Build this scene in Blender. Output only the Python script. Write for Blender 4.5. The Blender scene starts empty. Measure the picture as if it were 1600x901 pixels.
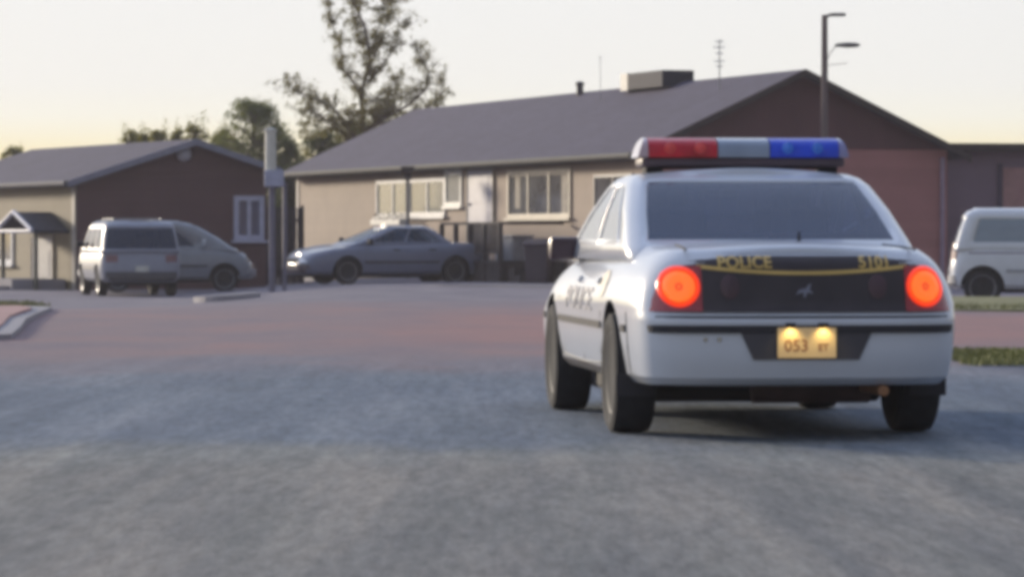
import bpy, bmesh, math, random
from mathutils import Vector, Matrix
random.seed(7)
R = math.radians
SC = bpy.context.scene
COL = SC.collection
# ------------------------------------------------------------------ camera
F = 6000.0; HZ = 370.0; CH = 1.055          # focal length in photo pixels (1600 wide), horizon row, camera height
cd = bpy.data.cameras.new("camera"); cam = bpy.data.objects.new("camera", cd); COL.objects.link(cam)
cd.sensor_width = 36; cd.lens = 36*F/1600; cd.clip_start = .1; cd.clip_end = 3000
cam.location = (0, 0, CH); cam.rotation_euler = (R(90) - math.atan((450.5-HZ)/F), 0, 0)
cd.dof.use_dof = True; cd.dof.focus_distance = 26; cd.dof.aperture_fstop = 14
SC.camera = cam
# ------------------------------------------------------------------ light
SUN_AZ, SUN_EL = R(-40), R(10)               # azimuth from +Y towards +X
w = bpy.data.worlds.new("World"); SC.world = w; w.use_nodes = True
nt = w.node_tree; N = nt.nodes; Lk = nt.links; N.clear()
out = N.new('ShaderNodeOutputWorld')
sky = N.new('ShaderNodeTexSky'); sky.sky_type = 'NISHITA'; sky.sun_disc = False
sky.sun_elevation = SUN_EL; sky.sun_rotation = SUN_AZ; sky.air_density = 1.0; sky.dust_density = 2.0
tc = N.new('ShaderNodeTexCoord'); sx = N.new('ShaderNodeSeparateXYZ'); Lk.new(tc.outputs['Generated'], sx.inputs[0])
rp = N.new('ShaderNodeValToRGB'); Lk.new(sx.outputs['Z'], rp.inputs[0])
el = rp.color_ramp.elements
el[0].position = 0.0; el[0].color = (.97, .80, .42, 1)
el[1].position = 1.0; el[1].color = (.56, .69, 1.02, 1)
for p, c in ((.02, (.97, .85, .52)), (.030, (.93, .91, .80)), (.040, (.89, .89, .86)), (.12, (.84, .88, .95)), (.3, (.72, .82, 1.0)), (.6, (.62, .74, 1.02))):
    e = el.new(p); e.color = (*c, 1)
b1 = N.new('ShaderNodeBackground'); b1.inputs[1].default_value = .08; Lk.new(sky.outputs[0], b1.inputs[0])
b2 = N.new('ShaderNodeBackground'); b2.inputs[1].default_value = .93; Lk.new(rp.outputs[0], b2.inputs[0])
sa = N.new('ShaderNodeVectorMath'); sa.operation = 'DOT_PRODUCT'; sa.inputs[1].default_value = (math.sin(R(-35)), math.cos(R(-35)), 0)
Lk.new(tc.outputs['Generated'], sa.inputs[0])   # the sunset side of the sky is brighter than the far side
mr_ = N.new('ShaderNodeMapRange'); mr_.inputs[1].default_value = -1; mr_.inputs[2].default_value = .75; mr_.inputs[3].default_value = .30; mr_.inputs[4].default_value = 1.11
Lk.new(sa.outputs['Value'], mr_.inputs[0]); Lk.new(mr_.outputs[0], b2.inputs[1])
mx = N.new('ShaderNodeMixShader'); mx.inputs[0].default_value = .93
Lk.new(b1.outputs[0], mx.inputs[1]); Lk.new(b2.outputs[0], mx.inputs[2]); Lk.new(mx.outputs[0], out.inputs[0])
sl = bpy.data.lights.new("sun", 'SUN'); sl.energy = 4.0; sl.angle = R(6); sl.color = (1, .86, .66)
so = bpy.data.objects.new("sun", sl); COL.objects.link(so)
sd = Vector((math.sin(SUN_AZ)*math.cos(SUN_EL), math.cos(SUN_AZ)*math.cos(SUN_EL), math.sin(SUN_EL)))
so.rotation_euler = (-sd).to_track_quat('-Z', 'Y').to_euler(); so.location = (-30, 20, 30)
vs = SC.view_settings; vs.view_transform = 'Standard'; vs.look = 'None'; vs.exposure = 0; vs.gamma = 1; vs.use_curve_mapping = False
SC.display_settings.display_device = 'sRGB'
SC.cycles.use_denoising = True
SC.cycles.pixel_filter_type = 'BLACKMAN_HARRIS'; SC.cycles.filter_width = 4.6   # the photograph is soft all over
# ------------------------------------------------------------------ materials
MATS = {}
def mat(name, col, rough=.6, metal=0., var=.12, scale=6., bump=0., coat=0., spec=.5, emit=None, es=0., alpha=1., col2=None, bscale=None, coord='Object', stretch=(1, 1, 1)):
    if name in MATS: return MATS[name]
    m = bpy.data.materials.new(name); m.use_nodes = True; n = m.node_tree.nodes; l = m.node_tree.links
    b = n['Principled BSDF']
    b.inputs['Roughness'].default_value = rough; b.inputs['Metallic'].default_value = metal
    b.inputs['Coat Weight'].default_value = coat; b.inputs['Specular IOR Level'].default_value = spec
    b.inputs['Coat Roughness'].default_value = .08
    t = n.new('ShaderNodeTexCoord'); mp = n.new('ShaderNodeMapping'); mp.inputs['Scale'].default_value = stretch
    l.new(t.outputs[coord], mp.inputs[0])
    nz = n.new('ShaderNodeTexNoise'); nz.inputs['Scale'].default_value = scale; nz.inputs['Detail'].default_value = 6
    l.new(mp.outputs[0], nz.inputs[0])
    r = n.new('ShaderNodeValToRGB'); l.new(nz.outputs[0], r.inputs[0])
    c2 = col2 if col2 else tuple(min(1, c*(1+var)) for c in col); c1 = tuple(c*(1-var) for c in col)
    r.color_ramp.elements[0].position = .3; r.color_ramp.elements[0].color = (*c1, 1)
    r.color_ramp.elements[1].position = .7; r.color_ramp.elements[1].color = (*c2, 1)
    l.new(r.outputs[0], b.inputs['Base Color'])
    if bump:
        nb = n.new('ShaderNodeTexNoise'); nb.inputs['Scale'].default_value = bscale or scale*6; l.new(mp.outputs[0], nb.inputs[0])
        bp = n.new('ShaderNodeBump'); bp.inputs['Strength'].default_value = bump; bp.inputs['Distance'].default_value = .02
        l.new(nb.outputs[0], bp.inputs['Height']); l.new(bp.outputs[0], b.inputs['Normal'])
    if emit:
        b.inputs['Emission Color'].default_value = (*emit, 1); b.inputs['Emission Strength'].default_value = es
    MATS[name] = m; return m
def glassm(name, tint, opac=.5, rough=.03):
    if name in MATS: return MATS[name]
    m = bpy.data.materials.new(name); m.use_nodes = True; n = m.node_tree.nodes; l = m.node_tree.links; n.clear()
    o = n.new('ShaderNodeOutputMaterial'); tr = n.new('ShaderNodeBsdfTransparent'); tr.inputs[0].default_value = (*[min(1, c*4+.25) for c in tint], 1)
    p = n.new('ShaderNodeBsdfPrincipled'); p.inputs['Roughness'].default_value = rough; p.inputs['Coat Weight'].default_value = .35
    nz = n.new('ShaderNodeTexNoise'); nz.inputs['Scale'].default_value = 3
    r = n.new('ShaderNodeValToRGB'); l.new(nz.outputs[0], r.inputs[0])
    r.color_ramp.elements[0].color = (*[c*.85 for c in tint], 1); r.color_ramp.elements[1].color = (*[c*1.15 for c in tint], 1)
    l.new(r.outputs[0], p.inputs['Base Color'])
    x = n.new('ShaderNodeMixShader'); x.inputs[0].default_value = opac
    l.new(tr.outputs[0], x.inputs[1]); l.new(p.outputs[0], x.inputs[2]); l.new(x.outputs[0], o.inputs[0])
    MATS[name] = m; return m
def sidingm(name, col, pitch=.2, depth=.6, vertical=False, var=.1):
    """lap boards: a saw bump, slightly different tone per board and weathering"""
    m = bpy.data.materials.new(name); m.use_nodes = True; n = m.node_tree.nodes; l = m.node_tree.links
    b = n['Principled BSDF']; b.inputs['Roughness'].default_value = .75
    t = n.new('ShaderNodeTexCoord'); s = n.new('ShaderNodeSeparateXYZ'); l.new(t.outputs['Object'], s.inputs[0])
    d = n.new('ShaderNodeMath'); d.operation = 'DIVIDE'; d.inputs[1].default_value = pitch
    l.new(s.outputs['X' if vertical else 'Z'], d.inputs[0])
    fr = n.new('ShaderNodeMath'); fr.operation = 'FRACT'; l.new(d.outputs[0], fr.inputs[0])
    fl = n.new('ShaderNodeMath'); fl.operation = 'FLOOR'; l.new(d.outputs[0], fl.inputs[0])
    wn = n.new('ShaderNodeTexWhiteNoise'); wn.noise_dimensions = '1D'; l.new(fl.outputs[0], wn.inputs['W'])
    nz = n.new('ShaderNodeTexNoise'); nz.inputs['Scale'].default_value = 1.2; nz.inputs['Detail'].default_value = 5; l.new(t.outputs['Object'], nz.inputs[0])
    ad = n.new('ShaderNodeMath'); ad.operation = 'MULTIPLY_ADD'; ad.inputs[1].default_value = .35
    l.new(wn.outputs['Value'], ad.inputs[0]); l.new(nz.outputs[0], ad.inputs[2])
    r = n.new('ShaderNodeValToRGB'); l.new(ad.outputs[0], r.inputs[0])
    r.color_ramp.elements[0].position = .35; r.color_ramp.elements[0].color = (*[c*(1-var) for c in col], 1)
    r.color_ramp.elements[1].position = .95; r.color_ramp.elements[1].color = (*[min(1, c*(1+var)) for c in col], 1)
    l.new(r.outputs[0], b.inputs['Base Color'])
    bp = n.new('ShaderNodeBump'); bp.inputs['Strength'].default_value = depth; bp.inputs['Distance'].default_value = .02; bp.invert = True
    l.new(fr.outputs[0], bp.inputs['Height']); l.new(bp.outputs[0], b.inputs['Normal'])
    MATS[name] = m; return m
def shinglem(name, col):
    m = bpy.data.materials.new(name); m.use_nodes = True; n = m.node_tree.nodes; l = m.node_tree.links
    b = n['Principled BSDF']; b.inputs['Roughness'].default_value = .85
    t = n.new('ShaderNodeTexCoord')
    br = n.new('ShaderNodeTexBrick'); br.inputs['Scale'].default_value = 1.0; br.inputs['Brick Width'].default_value = .33; br.inputs['Row Height'].default_value = .14
    br.inputs['Mortar Size'].default_value = .008
    br.inputs['Color1'].default_value = (*[c*.88 for c in col], 1); br.inputs['Color2'].default_value = (*[c*1.12 for c in col], 1); br.inputs['Mortar'].default_value = (*[c*.7 for c in col], 1)
    l.new(t.outputs['UV'], br.inputs[0])
    nz = n.new('ShaderNodeTexNoise'); nz.inputs['Scale'].default_value = .7; nz.inputs['Detail'].default_value = 6; l.new(t.outputs['Object'], nz.inputs[0])
    r = n.new('ShaderNodeMapRange'); r.inputs[3].default_value = .78; r.inputs[4].default_value = 1.22; l.new(nz.outputs[0], r.inputs[0])
    mm = n.new('ShaderNodeVectorMath'); mm.operation = 'SCALE'; l.new(br.outputs[0], mm.inputs[0]); l.new(r.outputs[0], mm.inputs['Scale'])
    l.new(mm.outputs[0], b.inputs['Base Color'])
    MATS[name] = m; return m
# ------------------------------------------------------------------ mesh helpers
def link(name, bm, m, parent=None, smooth=False, sharp=35, doubles=False):
    if doubles: bmesh.ops.remove_doubles(bm, verts=bm.verts, dist=1e-5)
    me = bpy.data.meshes.new(name); bm.to_mesh(me); bm.free()
    for mm in (m if isinstance(m, (list, tuple)) else [m]): me.materials.append(mm)
    if smooth:
        for p in me.polygons: p.use_smooth = True
        me.set_sharp_from_angle(angle=R(sharp))
    o = bpy.data.objects.new(name, me); COL.objects.link(o)
    if parent: o.parent = parent
    return o
def empty(name, loc=(0, 0, 0), rz=0, parent=None):
    o = bpy.data.objects.new(name, None); COL.objects.link(o); o.location = loc; o.rotation_euler = (0, 0, rz); o.empty_display_size = .2
    if parent: o.parent = parent
    return o
def tag(o, label, cat, group=None, kind=None):
    if label: o['label'] = label
    if cat: o['category'] = cat
    if group: o['group'] = group
    if kind: o['kind'] = kind
    return o
def box(bm, c, s, M=None, mi=0, bev=0.):
    r = bmesh.ops.create_cube(bm, size=1)
    vs_ = r['verts']
    for v in vs_:
        v.co = Vector((v.co.x*s[0]+c[0], v.co.y*s[1]+c[1], v.co.z*s[2]+c[2]))
    fs = set(f for v in vs_ for f in v.link_faces)
    for f in fs: f.material_index = mi
    if bev:
        es = list(set(e for v in vs_ for e in v.link_edges))
        q = bmesh.ops.bevel(bm, geom=es, offset=bev, segments=2, affect='EDGES', profile=.5)
        vs_ = list(set(v for f in q['faces'] for v in f.verts) | set(v for v in vs_ if v.is_valid))
    if M is not None:
        for v in vs_: v.co = M @ v.co
    return vs_
def tube(bm, pts, rad, seg=8, mi=0):
    pts = [Vector(p) for p in pts]
    if not isinstance(rad, (list, tuple)): rad = [rad]*len(pts)
    rings = []
    for i, p in enumerate(pts):
        d = (pts[min(i+1, len(pts)-1)] - pts[max(i-1, 0)]).normalized()
        a = d.cross(Vector((0, 0, 1)) if abs(d.z) < .9 else Vector((1, 0, 0))).normalized(); b = d.cross(a)
        rings.append([bm.verts.new(p + (a*math.cos(2*math.pi*k/seg) + b*math.sin(2*math.pi*k/seg))*rad[i]) for k in range(seg)])
    for A, B in zip(rings, rings[1:]):
        for k in range(seg):
            f = bm.faces.new((A[k], A[(k+1) % seg], B[(k+1) % seg], B[k])); f.material_index = mi
    bm.faces.new(rings[0][::-1]).material_index = mi; bm.faces.new(rings[-1]).material_index = mi
def lathe(bm, prof, axis='x', seg=32, c=(0, 0, 0), mi=0):
    """prof: (along, radius) pairs revolved about an axis"""
    rings = []
    for a, r in prof:
        ring = []
        for k in range(seg):
            t = 2*math.pi*k/seg; u, v = r*math.cos(t), r*math.sin(t)
            p = {'x': (a, u, v), 'y': (u, a, v), 'z': (u, v, a)}[axis]
            ring.append(bm.verts.new((p[0]+c[0], p[1]+c[1], p[2]+c[2])))
        rings.append(ring)
    for A, B in zip(rings, rings[1:]):
        for k in range(seg): bm.faces.new((A[k], A[(k+1) % seg], B[(k+1) % seg], B[k])).material_index = mi
    for ring in (rings[0], rings[-1]):
        try: bm.faces.new(ring).material_index = mi
        except ValueError: pass
def interp(tab, x):
    if x <= tab[0][0]: return tab[0][1]
    for (a, b), (c, d) in zip(tab, tab[1:]):
        if x <= c: return b + (d-b)*(x-a)/(c-a) if c > a else d
    return tab[-1][1]
def sstep(a, b, x):
    t = max(0, min(1, (x-a)/(b-a))); return t*t*(3-2*t)
def patch(name, fn, us, vsn, m, parent, off_back=None, smooth=True):
    """a sheet over fn(u,v), closed with a back at fn(u,v,back) so it has thickness"""
    bm = bmesh.new(); nu, nv = len(us), len(vsn)
    G = [[bm.verts.new(fn(u, v, 0)) for v in vsn] for u in us]
    H = [[bm.verts.new(fn(u, v, 1)) for v in vsn] for u in us]
    for i in range(nu-1):
        for j in range(nv-1):
            bm.faces.new((G[i][j], G[i+1][j], G[i+1][j+1], G[i][j+1])); bm.faces.new((H[i][j+1], H[i+1][j+1], H[i+1][j], H[i][j]))
    for i in range(nu-1):
        bm.faces.new((H[i][0], H[i+1][0], G[i+1][0], G[i][0])); bm.faces.new((G[i][-1], G[i+1][-1], H[i+1][-1], H[i][-1]))
    for j in range(nv-1):
        bm.faces.new((G[0][j], G[0][j+1], H[0][j+1], H[0][j])); bm.faces.new((H[-1][j], H[-1][j+1], G[-1][j+1], G[-1][j]))
    bmesh.ops.recalc_face_normals(bm, faces=bm.faces)
    return link(name, bm, m, parent, smooth)
def lin(a, b, n): return [a+(b-a)*i/(n-1) for i in range(n)]
def textmesh(name, txt, size, m, parent, fn, bold=.0, align='CENTER', thick=.002, sx_=1.0):
    """text turned to a mesh and bent onto fn(x, z, 0|1)"""
    cu = bpy.data.curves.new(name, 'FONT'); cu.body = txt; cu.size = size; cu.align_x = align; cu.align_y = 'CENTER'
    cu.offset = bold; cu.extrude = .01; cu.resolution_u = 3
    t = bpy.data.objects.new(name, cu); COL.objects.link(t)
    dg = bpy.context.evaluated_depsgraph_get(); me = bpy.data.meshes.new_from_object(t.evaluated_get(dg))
    bpy.data.objects.remove(t); bpy.data.curves.remove(cu)
    bt = bmesh.new(); bt.from_mesh(me)
    for ax, n_ in ((0, 24), (1, 10)):       # cut finely so the letters follow the curved panel
        lo = min(v.co[ax] for v in bt.verts); hi = max(v.co[ax] for v in bt.verts)
        for q in range(1, n_):
            c_ = Vector((0, 0, 0)); c_[ax] = lo+(hi-lo)*q/n_; nn_ = Vector((0, 0, 0)); nn_[ax] = 1
            bmesh.ops.bisect_plane(bt, geom=bt.verts[:]+bt.edges[:]+bt.faces[:], plane_co=c_, plane_no=nn_, dist=1e-6)
    bt.to_mesh(me); bt.free()
    for v in me.vertices:
        v.co = Vector(fn(v.co.x*sx_, v.co.y, 0 if v.co.z > 0 else 1))
    me.materials.clear(); me.materials.append(m)
    me.name = name; o = bpy.data.objects.new(name, me); COL.objects.link(o); o.parent = parent; return o
# ------------------------------------------------------------------ ground height
def gz(x, y):
    a = sstep(48, 80, y)*sstep(-2.5, -8, x)*-.30
    b = sstep(45, 66, y)*sstep(4.5, 7.5, x)*-.10
    return a+b
def PX(px, Y): return (px-800)/F*Y
def PZ(py, Y): return CH + (HZ-py)/F*Y
# ------------------------------------------------------------------ paint and trim
white_paint = mat('white_paint', (.64, .66, .71), .28, var=.03, scale=2, coat=.6)
black_trim = mat('black_trim', (.03, .028, .034), .8, var=.1)
gloss_black = mat('gloss_black_panel', (.052, .042, .046), .35, var=.15, coat=.1, spec=.3)
grey_plastic = mat('grey_plastic', (.07, .065, .075), .6)
rubber = mat('tyre_rubber', (.024, .024, .028), .9, var=.25, scale=12, bump=.2)
dusty_rubber = mat('dusty_rubber', (.06, .058, .06), .95, var=.3, scale=5)
steel = mat('wheel_steel', (.32, .32, .35), .4, metal=.6)
dark_steel = mat('dark_steel', (.08, .08, .085), .5, metal=.4)
interior = mat('cabin_dark', (.03, .034, .045), .8)
seatm = mat('seat_fabric', (.055, .06, .085), .9)
gold = mat('gold_lettering', (.70, .47, .14), .45, var=.08)
grey_letter = mat('grey_lettering', (.22, .22, .27), .6)
chrome = mat('chrome', (.6, .6, .62), .15, metal=1)
car_glass = glassm('car_glass', (.028, .052, .12), .68, .04)
# ------------------------------------------------------------------ vehicle builder
NEXP = 4.0
class Shell:
    """lower body made of stacked outlines, cabin made of stacked outlines with glass where the windows are.
       local frame: x right, y forward (0 = rear bumper), z up"""
    def __init__(s, c): s.c = c
    def tz(s, z, y): c = s.c; return (z-c['zb'])/(interp(c['top'], y)-c['zb'])
    def endshape(s, q, a): q = min(.99999, abs(q)); return a*(1-(1-q**NEXP)**(1/NEXP))
    def hw(s, t, y): return interp(s.c['hw'], t)*interp(s.c['taper'], y)
    def rear(s, x, z, off=0):
        t = s.tz(z, .1); h = s.hw(t, .1); y = interp(s.c['r'], t)+s.endshape(x/h, s.c['a'])
        return Vector((x, y-off, z))
    def front(s, x, z, off=0):
        t = s.tz(z, s.c['L']-.1); h = s.hw(t, s.c['L']-.2); y = s.c['L']-interp(s.c['f'], t)-s.endshape(x/h, s.c['a'])
        return Vector((x, y+off, z))
    def side(s, y, z, sg=-1, off=0):
        return Vector((sg*(s.hw(s.tz(z, y), y)+off), y, z))
    def outline_left(s, t):
        """points from rear centre along the left side to front centre: (x>0 half, y)"""
        c = s.c; a = c['a']; r0 = interp(c['r'], t); f0 = c['L']-interp(c['f'], t); pts = []
        K = 12
        for k in range(K+1):
            ph = math.pi/2*k/K; q = math.sin(ph)**(2/NEXP) if k else 0; d = a*(1-(math.cos(ph) if k < K else 0)**(2/NEXP)); pts.append((q, r0+d))
        n = 40
        for k in range(1, n): pts.append((1, r0+a+(f0-r0-2*a)*k/n))
        for k in range(K, -1, -1):
            ph = math.pi/2*k/K; q = math.sin(ph)**(2/NEXP) if k else 0; d = a*(1-(math.cos(ph) if k < K else 0)**(2/NEXP)); pts.append((q, f0-d))
        return pts
    def build(s, parent, paint, glass, low=None):
        c = s.c; bm = bmesh.new(); rows = []
        for t in c['levels']:
            half = s.outline_left(t); row = []
            for q, y in half:
                h = s.hw(t, y); z = c['zb']+t*(interp(c['top'], y)-c['zb']); row.append((q*h, y, z))
            rows.append(row)
        M = len(rows[0])
        for sg in (1, -1):
            g = [[bm.verts.new((sg*x, y, z)) for x, y, z in row] for row in rows]
            for A, B in zip(g, g[1:]):
                for i in range(M-1):
                    fc = (A[i], A[i+1], B[i+1], B[i]); bm.faces.new(fc if sg > 0 else fc[::-1])
        for row, up in ((rows[-1], 1), (rows[0], 0)):
            ks = lin(-1, 1, 13) if up else (-1, 1)
            g = [[bm.verts.new((k*x, y, z+(c['crown']*(1-k*k)*min(1, x/.5) if up else 0))) for x, y, z in row] for k in ks]
            for A, B in zip(g, g[1:]):
                for i in range(M-1):
                    fc = (A[i], B[i], B[i+1], A[i+1])
                    try: bm.faces.new(fc if up else fc[::-1])
                    except ValueError: pass
        bmesh.ops.remove_doubles(bm, verts=bm.verts, dist=1e-5)
        bmesh.ops.dissolve_degenerate(bm, edges=bm.edges, dist=1e-6)
        bmesh.ops.recalc_face_normals(bm, faces=bm.faces)
        body = link('body', bm, [paint, black_trim], parent)
        # wheel arches
        bc = bmesh.new()
        for wy in c['wheels']:
            for sg in (1, -1):
                lathe(bc, [(sg*(c['wx']-.16), c['wr']+.055), (sg*(c['wx']+.4), c['wr']+.055)], 'x', 40, (0, wy, c['wr']+.01), 0)
        bmesh.ops.recalc_face_normals(bc, faces=bc.faces)
        cut = link('wheel_arch_cutter', bc, [black_trim])
        md = body.modifiers.new('arch', 'BOOLEAN'); md.operation = 'DIFFERENCE'; md.object = cut; md.solver = 'EXACT'; md.material_mode = 'TRANSFER'
        cut.parent = parent
        bpy.context.view_layer.update()
        dg = bpy.context.evaluated_depsgraph_get(); me = bpy.data.meshes.new_from_object(body.evaluated_get(dg))
        body.modifiers.clear(); body.data = me; me.name = 'body'
        for p in me.polygons: p.use_smooth = True
        me.set_sharp_from_angle(angle=R(32))
        cm = cut.data; bpy.data.objects.remove(cut); bpy.data.meshes.remove(cm)
        if c.get('cab'): s.cabin(parent, paint, glass)
        return body
    def cabpt(s, kind, p, row):
        z, h, r, f, a = row
        if kind == 'r': return (p*h, r+s.endshape(p, a), z)
        if kind == 'f': return (p*h, f-s.endshape(p, a), z)
    def cabin(s, parent, paint, glass):
        c = s.c; rows = c['cab']; q0 = c['qglass']; W = c['win']      # W: list of (s0,s1) side windows
        zs = [r[0] for r in rows]
        def at(z):
            for A, B in zip(rows, rows[1:]):
                if z <= B[0]+1e-9:
                    k = (z-A[0])/(B[0]-A[0]); return tuple(A[i]+(B[i]-A[i])*k for i in range(5))
            return rows[-1]
        zw0, zw1 = c['wz']; zr0, zr1 = c['rz']; zf0, zf1 = c.get('fz', c['rz'])
        lev = sorted(set([round(z, 4) for z in zs+[zw0, zw1, zr0, zr1, zf0, zf1]+lin(zw0, zw1, 5)]))
        qs = sorted(set([0, .25, .5, q0*.9, q0, (q0+.97)/2, .97, .993, 1.0]))
        ss = sorted(set([0, 1]+[x for a, b in W for x in (a, b)]))
        # path from rear centre (q=0) to front centre
        path = [('r', q) for q in qs]+[('s', x) for x in ss[1:-1]]+[('f', q) for q in qs[::-1]]
        def pt(k, v, row):
            z, h, r, f, a = row
            if k == 'r': return (v*h, r+s.endshape(v, a), z)
            if k == 'f': return (v*h, f-s.endshape(v, a), z)
            return (h, (r+a)+(f-r-2*a)*v, z)
        bp = bmesh.new(); gl = {'rear_window': bmesh.new(), 'windshield': bmesh.new()}
        sidew = [(sg, i) for sg in (-1, 1) for i in range(len(W))]
        for k in sidew: gl[k] = bmesh.new()
        for sg in (1, -1):
            for za, zb_ in zip(lev, lev[1:]):
                ra, rb = at(za), at(zb_); zm = (za+zb_)/2
                for (k1, v1), (k2, v2) in zip(path, path[1:]):
                    dest = bp
                    if k1 == 'r' and k2 == 'r' and max(v1, v2) <= q0+1e-6 and zr0 < zm < zr1: dest = gl['rear_window']
                    elif k1 == 'f' and k2 == 'f' and max(v1, v2) <= q0+1e-6 and zf0 < zm < zf1: dest = gl['windshield']
                    else:
                        sa = v1 if k1 == 's' else (0 if k1 == 'r' else 1); sb = v2 if k2 == 's' else (1 if k2 == 'f' else 0)
                        if (k1 == 's' or k2 == 's'):
                            for i, (a, b) in enumerate(W):
                                if abs(sa-a) < 1e-6 and abs(sb-b) < 1e-6 and zw0 < zm < zw1: dest = gl[(sg, i)]
                    P = [pt(k1, v1, ra), pt(k2, v2, ra), pt(k2, v2, rb), pt(k1, v1, rb)]
                    V = [dest.verts.new((sg*p[0], p[1], p[2])) for p in P]
                    dest.faces.new(V if sg > 0 else V[::-1])
        # roof cap
        row = rows[-1]; top = [pt(k, v, row) for k, v in path]
        dense = []
        for A, B in zip(top, top[1:]):
            dense += [A]
        dense += [top[-1]]
        g = [[bp.verts.new((k*x, y, z+c['rcrown']*(1-k*k)*min(1, x/.4))) for x, y, z in dense] for k in lin(-1, 1, 13)]
        for A, B in zip(g, g[1:]):
            for i in range(len(dense)-1):
                try: bp.faces.new((A[i], B[i], B[i+1], A[i+1]))
                except ValueError: pass
        bmesh.ops.remove_doubles(bp, verts=bp.verts, dist=1e-5)
        bmesh.ops.dissolve_degenerate(bp, edges=bp.edges, dist=1e-6)
        bmesh.ops.recalc_face_normals(bp, faces=bp.faces)
        roof = link('roof', bp, [paint], parent, True, 40)
        so_ = roof.modifiers.new('thickness', 'SOLIDIFY'); so_.thickness = .025; so_.offset = -1
        for k, b in gl.items():
            bmesh.ops.remove_doubles(b, verts=b.verts, dist=1e-5)
            bmesh.ops.recalc_face_normals(b, faces=b.faces)
            ctr = Vector((0, c['L']/2, .9))
            for v in b.verts: v.co += (v.co-ctr).normalized()*-.006
            nm = k if isinstance(k, str) else 'side_window'
            link(nm, b, [c.get('sideglass', glass) if nm == 'side_window' else glass], parent, True, 60)
        # black weather strips round rear window and between side windows
        def ribbon(bm, pts, wd, nrm):
            pass
        # cabin floor tray
        bt = bmesh.new(); r0 = rows[2]
        z, h, r, f, a = r0; ztray = c['tray']
        vs_ = []
        for k, v in path: x, y, _ = pt(k, v, (z, h-.035, r+.035, f-.035, a)); vs_.append((x, y, ztray))
        g = [[bt.verts.new((k*x, y, max(zz, interp(c['top'], y)+c['crown']+.004))) for x, y, zz in vs_] for k in (-1, -.5, 0, .5, 1)]
        for A, B in zip(g, g[1:]):
            for i in range(len(vs_)-1):
                try: bt.faces.new((A[i], B[i], B[i+1], A[i+1]))
                except ValueError: pass
        link('parcel_shelf', bt, [interior], parent)
def wheel(parent, x, y, r, wd, rim, sg, hub=None, spokes=0):
    w_ = empty('wheel', (x, y, r), 0, parent)
    b = bmesh.new(); h = wd/2
    lathe(b, [(-h*.8, r*.68), (-h*.98, r*.8), (-h, r*.9), (-h*.88, r*.975), (-h*.5, r), (h*.5, r), (h*.88, r*.975), (h, r*.9), (h*.98, r*.8), (h*.8, r*.68)], 'x', 40)
    bmesh.ops.recalc_face_normals(b, faces=b.faces)
    link('tyre', b, rubber, w_, True, 50)
    b = bmesh.new()
    lathe(b, [(sg*h*.2, r*.02), (sg*h*.75, r*.02), (sg*h*.72, r*.16), (sg*h*.5, r*.22), (sg*h*.55, r*.5), (sg*h*.75, r*.6), (sg*h*.86, r*.69), (sg*h*.2, r*.69)], 'x', 36)
    for k in range(spokes):
        t = 2*math.pi*k/spokes
        box(b, (0, 0, 0), (.02, r*.09, r*.3), Matrix.Translation((sg*h*.62, math.cos(t)*r*.4, math.sin(t)*r*.4)) @ Matrix.Rotation(t-math.pi/2, 4, 'X'))
    bmesh.ops.recalc_face_normals(b, faces=b.faces)
    link('rim', b, rim, w_, True, 40)
    return w_
def sidestrip(parent, name, S, sg, y0, y1, z0, z1, m, off=.004, n=24, zf=None):
    zf = zf or (lambda y, z: z)
    return patch(name, lambda y, z, k: S.side(y, zf(y, z), sg, off if k == 0 else -.004), lin(y0, y1, n), lin(z0, z1, 3), m, parent)
def seam(parent, S, sg, pts, m, wdt=.006):
    """a dark door gap following points (y,z) on the side"""
    b = bmesh.new(); tube(b, [S.side(y, z, sg, -.002) for y, z in pts], wdt, 6); return link('door_seam', b, m, parent)
# ------------------------------------------------------------------ POLICE CAR
pc = dict(L=5.08, zb=.29, a=.46, crown=.035, rcrown=.035,
    top=[(0, .955), (.12, .975), (.4, .99), (1.0, 1.005), (2, .985), (3.6, .955), (4.1, .90), (4.6, .80), (4.9, .72), (5.08, .66)],
    hw=[(0, .805), (.06, .845), (.25, .868), (.45, .876), (.6, .878), (.72, .856), (.85, .812), (.94, .755), (1, .695)],
    taper=[(0, .935), (.35, .965), (.8, .985), (1.2, 1), (4.1, 1), (4.7, .96), (5.08, .92)],
    r=[(0, .10), (.06, .03), (.2, 0), (.5, 0), (.56, .03), (.62, .05), (.93, .10), (1, .16)],
    f=[(0, .12), (.1, .03), (.4, 0), (.8, .06), (.95, .14), (1, .25)],
    levels=[0, .03, .06, .12, .2, .3, .4, .48, .5, .53, .56, .6, .64, .7, .76, .82, .88, .92, .95, .975, 1],
    wheels=(1.12, 3.93), wx=.80, wr=.325,
    cab=[(.93, .80, .78, 4.05, .32), (1.005, .785, .93, 3.86, .32), (1.04, .778, 1.0, 3.75, .31), (1.20, .738, 1.33, 3.30, .29), (1.34, .685, 1.64, 2.88, .27), (1.385, .65, 1.77, 2.74, .27), (1.407, .60, 1.86, 2.64, .26)],
    qglass=.865, win=[(.02, .10), (.12, .50), (.53, .98)], wz=(1.04, 1.34), rz=(1.04, 1.36), fz=(1.04, 1.36), tray=1.0)
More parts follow.
